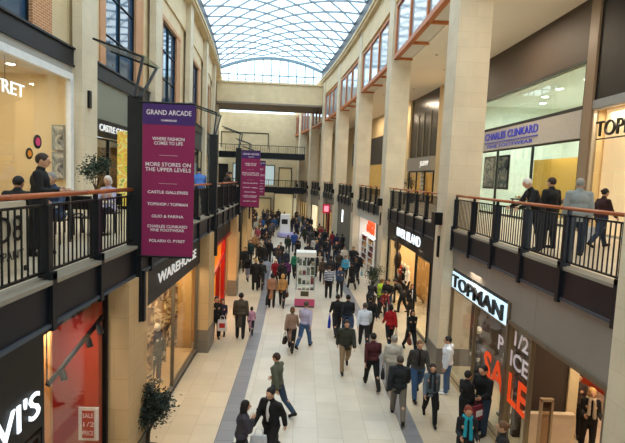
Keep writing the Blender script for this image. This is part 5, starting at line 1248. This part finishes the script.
def plant(label, loc, height, spread, pot_r, pot_h, leafc, seed, trunk=True, n=700, name='potted_tree', potc='#3c3a38', flat=1.):
    r = random.Random(seed); t = empty(name, loc, label, 'potted plant'); x0, y0, z0 = loc
    a = MB(); a.lathe([(pot_r * .72, 0), (pot_r, pot_h * .9), (pot_r * 1.08, pot_h * .92), (pot_r * 1.08, pot_h), (pot_r * .95, pot_h), (pot_r * .93, pot_h * .86), (0.001, pot_h * .86)], loc, 24); a.build('pot', mat('pot ' + potc, potc, .5), t, smooth=False)
    cz = z0 + height - spread * flat; base = Vector((x0, y0, z0 + pot_h * .8)); br = MB()
    tips = []
    for k in range(9):
        q = Vector((r.gauss(0, .4), r.gauss(0, .4), r.gauss(.1, .4))) * spread
        mid = Vector((x0 + q.x * .15, y0 + q.y * .15, (base.z + cz) / 2)); tip = Vector((x0, y0, cz)) + q
        br.tube(base + Vector((r.uniform(-.03, .03), r.uniform(-.03, .03), 0)), mid, .018, 6, r1=.012); br.tube(mid, tip, .012, 6, r1=.004); tips.append(tip)
    br.build('trunk', mat('brown bark', '#4a3524', .8, 0, .3, 20), t)
    lf = MB()
    for k in range(n):
        c = r.choice(tips) + Vector((r.gauss(0, .34), r.gauss(0, .34), r.gauss(0, .32 * flat))) * spread
        d = Vector((r.gauss(0, 1), r.gauss(0, 1), r.gauss(.2, .7))).normalized(); s = d.orthogonal().normalized(); s = (s * math.cos(k) + d.cross(s) * math.sin(k)); L = r.uniform(.045, .085) * (1 + spread * .4); W = L * .22
        lf.raw([c, c + d * L * .5 + s * W, c + d * L, c + d * L * .5 - s * W], [(0, 1, 2, 3)])
    lf.build('foliage', mat('leaves ' + leafc, leafc, .6, 0, .35, 7), t)
    return t
p = at_height(148, 411, 1.25); plant('olive tree in a dark round pot at the base of the nearest left pillar', (p.x, p.y, 0), 1.62, .34, .26, .42, '#26332b', 1, n=4200)
p = at_height(373, 271, 1.75); plant('potted tree in front of the pillar left of the warm lit window', (p.x, p.y, 0), 2.05, .36, .24, .5, '#2c3a2a', 2, n=1800)
p = at_depth(96, 172, 13.6); plant('leafy plant in a pot beside the yellow glowing display on the left gallery', (p.x, 13.6, F), 1.9, .36, .22, .4, '#22382a', 3, n=1500)
for k, (px, l) in enumerate(((403, 7.2), (412, 8.4))):
    yy = 7.2 / ((px - 303) / 475) if k == 0 else 8.4 / ((px - 303) / 475)
    yy = 31 + k * 3
    p = at_depth(px, 178, yy); plant('dark potted shrub on the right gallery before the golden shop, %s one' % ['left', 'right'][k], (p.x, yy, F), 1.75, .36, .3, .7, '#1f2b22', 5 + k, n=400, name='potted_shrub')
p = at_depth(466, 187, 18.5); plant('small dark shrub seen just above the right railing beside the nearest pillar', (p.x, 18.5, F), 1.35, .2, .18, .5, '#1a2420', 9, n=300, name='potted_shrub')

# magazine rack / red stand near the right pillar
p = at_height(421.5, 318, 0.); x, y = 5.35, 17.75
t = empty('slatted_stand', (x, y, .28), 'red slatted stand at the near end of the warm lit window', 'stand')
a = MB()
for k in range(5): a.box(x - .3 + k * .14, x - .24 + k * .14, y - .02, y + .02, .34, 1.28, curved=False)
a.box(x - .34, x + .36, y - .03, y + .03, 1.23, 1.30, curved=False); a.box(x - .34, x + .36, y - .03, y + .03, .38, .45, curved=False); a.build('slats', mat('faded red paint', '#a8323a', .6), t)
a = MB(); a.box(x - .34, x - .28, y - .2, y + .2, .28, .34, curved=False); a.box(x + .3, x + .36, y - .2, y + .2, .28, .34, curved=False); a.build('foot', STEELB, t)

# push chair
p = at_height(275.5, 262, .0); x, y = p.x, p.y
t = empty('pushchair', (x, y, 0), 'dark pushchair with a hood in the crowd left of the tall kiosk', 'pushchair')
a = MB(); a.ell((x, y, .62), .24, .32, .22); a.build('seat', cloth('#1b1d24'), t, smooth=True)
a = MB(); a.ell((x, y + .08, .86), .25, .24, .2); a.build('hood', cloth('#2a2d38'), t, smooth=True)
a = MB()
for sx in (-.2, .2): a.tube((x + sx, y + .25, .1), (x + sx, y - .45, 1.02), .014); a.tube((x + sx, y - .28, .1), (x + sx, y + .15, .6), .014)
a.tube((x - .2, y - .45, 1.02), (x + .2, y - .45, 1.02), .016); a.build('chassis', STEELB, t)
for sx in (-.22, .22):
    for sy in (-.28, .26):
        a = MB(); a.tube((x + sx - .02, y + sy, .10), (x + sx + .02, y + sy, .10), .10, 16); a.build('wheel', BLACK, t)

# cafe on the left gallery
def cafe_chair(proto=None):
    t = empty('cafe_chair', (0, 0, 0), None, None, local=True)
    W_ = mat('black lacquered chair', '#121214', .4)
    a = MB(); a.box(-.21, .21, -.20, .20, .43, .46, curved=False); a.build('seat', W_, t, bevel=.01)
    a = MB(); a.box(-.20, .20, -.23, -.20, .62, .90, curved=False); a.build('backrest', W_, t, bevel=.01)
    for sx in (-1, 1):
        for sy in (-1, 1):
            a = MB(); a.bar((sx * .19, sy * .19, .44 if sy > 0 else .9), (sx * .20, sy * .20, 0), .03, .03); a.build('leg', W_, t)
    return t
def copy_tree(o, loc, rz, label, cat, group):
    c = o.copy(); COL.objects.link(c); c.location = loc; c.rotation_euler.z = math.radians(rz); tag(c, label, cat, group)
    for ch in o.children:
        d_ = ch.copy(); COL.objects.link(d_); d_.parent = c
        for g in ch.children: e = g.copy(); COL.objects.link(e); e.parent = d_
    return c
def cafe_table():
    t = empty('cafe_table', (0, 0, 0), None, None, local=True)
    a = MB(); a.lathe([(.33, .72), (.34, .73), (.34, .745), (.33, .75)], (0, 0, 0), 28); a.build('tabletop', mat('pale table top', '#b9b2a6', .3), t)
    a = MB(); a.tube((0, 0, .03), (0, 0, .72), .03, 12); a.build('column', STEELB, t)
    a = MB(); a.lathe([(.24, 0), (.24, .02), (.05, .05), (.03, .06)], (0, 0, 0), 24); a.build('base', STEELB, t)
    return t
c0 = cafe_chair(); t0 = cafe_table()
tabs = [(-4.5, 4.55), (-4.4, 6.5), (-4.75, 8.6), (-4.5, 10.6)]
tl = ['nearest table, by the cafe screen', 'second table from the left', 'table between the seated customers', 'farthest cafe table before the banner']
for k, (l, y) in enumerate(tabs):
    lab = 'round pale cafe table on the left gallery, ' + tl[k]
    if k == 0: t0.location = (l, y, F); tag(t0, lab, 'table', 'cafe tables on the left gallery')
    else: copy_tree(t0, (l, y, F), 0, lab, 'table', 'cafe tables on the left gallery')
spots = []
for k, (l, y) in enumerate(tabs):
    spots += [(l, y - .62, 0, 'near side of the ' + tl[k]), (l, y + .62, 180, 'far side of the ' + tl[k]), (l - .64, y, -90, 'shop side of the ' + tl[k])]
for k, (l, y, rz, lb) in enumerate(spots):
    lb = lb.replace(', by the cafe screen', '').replace(' from the left', '').replace(' before the banner', '')
    lab = 'black cafe chair on the left gallery, ' + lb
    if k == 0: c0.location = (l, y, F); c0.rotation_euler.z = math.radians(rz); tag(c0, lab, 'chair', 'cafe chairs on the left gallery')
    else: copy_tree(c0, (l, y, F), rz, lab, 'chair', 'cafe chairs on the left gallery')
def seated(label, l, y, hd, top, leg, hair, build='m', h=1.75):
    o = PP(label, Vector((l, y, 0)), hd, 'sit', build, top, leg, hair, height=h); o.location.z = F + .46 - .815 * (h / 1.75) * HS ; return o
seated('grey haired man in blue jacket seated at a cafe table', -4.75, 9.22, 175, ('jacket', '#33435f'), '#2b2e3a', ('short', 'g'))
seated('person in white and lilac top seated beyond the grey haired man', -4.5, 11.22, 170, ('jumper', '#b9b2cc'), '#2b2e3a', ('bob', 'w'), 'f', 1.66)
0 and seated('person in dark coat seated with back to the railing, below the young man in black', -4.4, 5.88, 0, ('anorak', '#1d1c1f'), '#222228', ('bob', 'b'), 'f', 1.6)
seated('person in black coat seated left of the grey haired man', -4.75, 7.98, 0, ('anorak', '#141418'), '#222228', ('short', 'k'), 'm', 1.6)
t = empty('cafe_screen', (-3.84, 5.8, F), 'cream cafe screen with black ring numerals behind the near left railing', 'screen')
a = MB(); a.box(-3.86, -3.82, 5.0, 6.65, F + .08, F + .98, curved=False); a.build('panel', mat('cream canvas screen', '#cfc4ac', .7), t)
a = MB()
for yy in (5.0, 6.65): a.tube((-3.84, yy, F), (-3.84, yy, F + 1.02), .02)
a.build('pole', STEELB, t)
text('lettering', 'O8', t, (-3.80, 6.22, F + .60), .5, 'L', LETK, width=.62, ext=.003)
text('lettering', 'COMPANY', t, (-3.80, 6.1, F + .26), .17, 'L', LETK, width=.9, ext=.003)
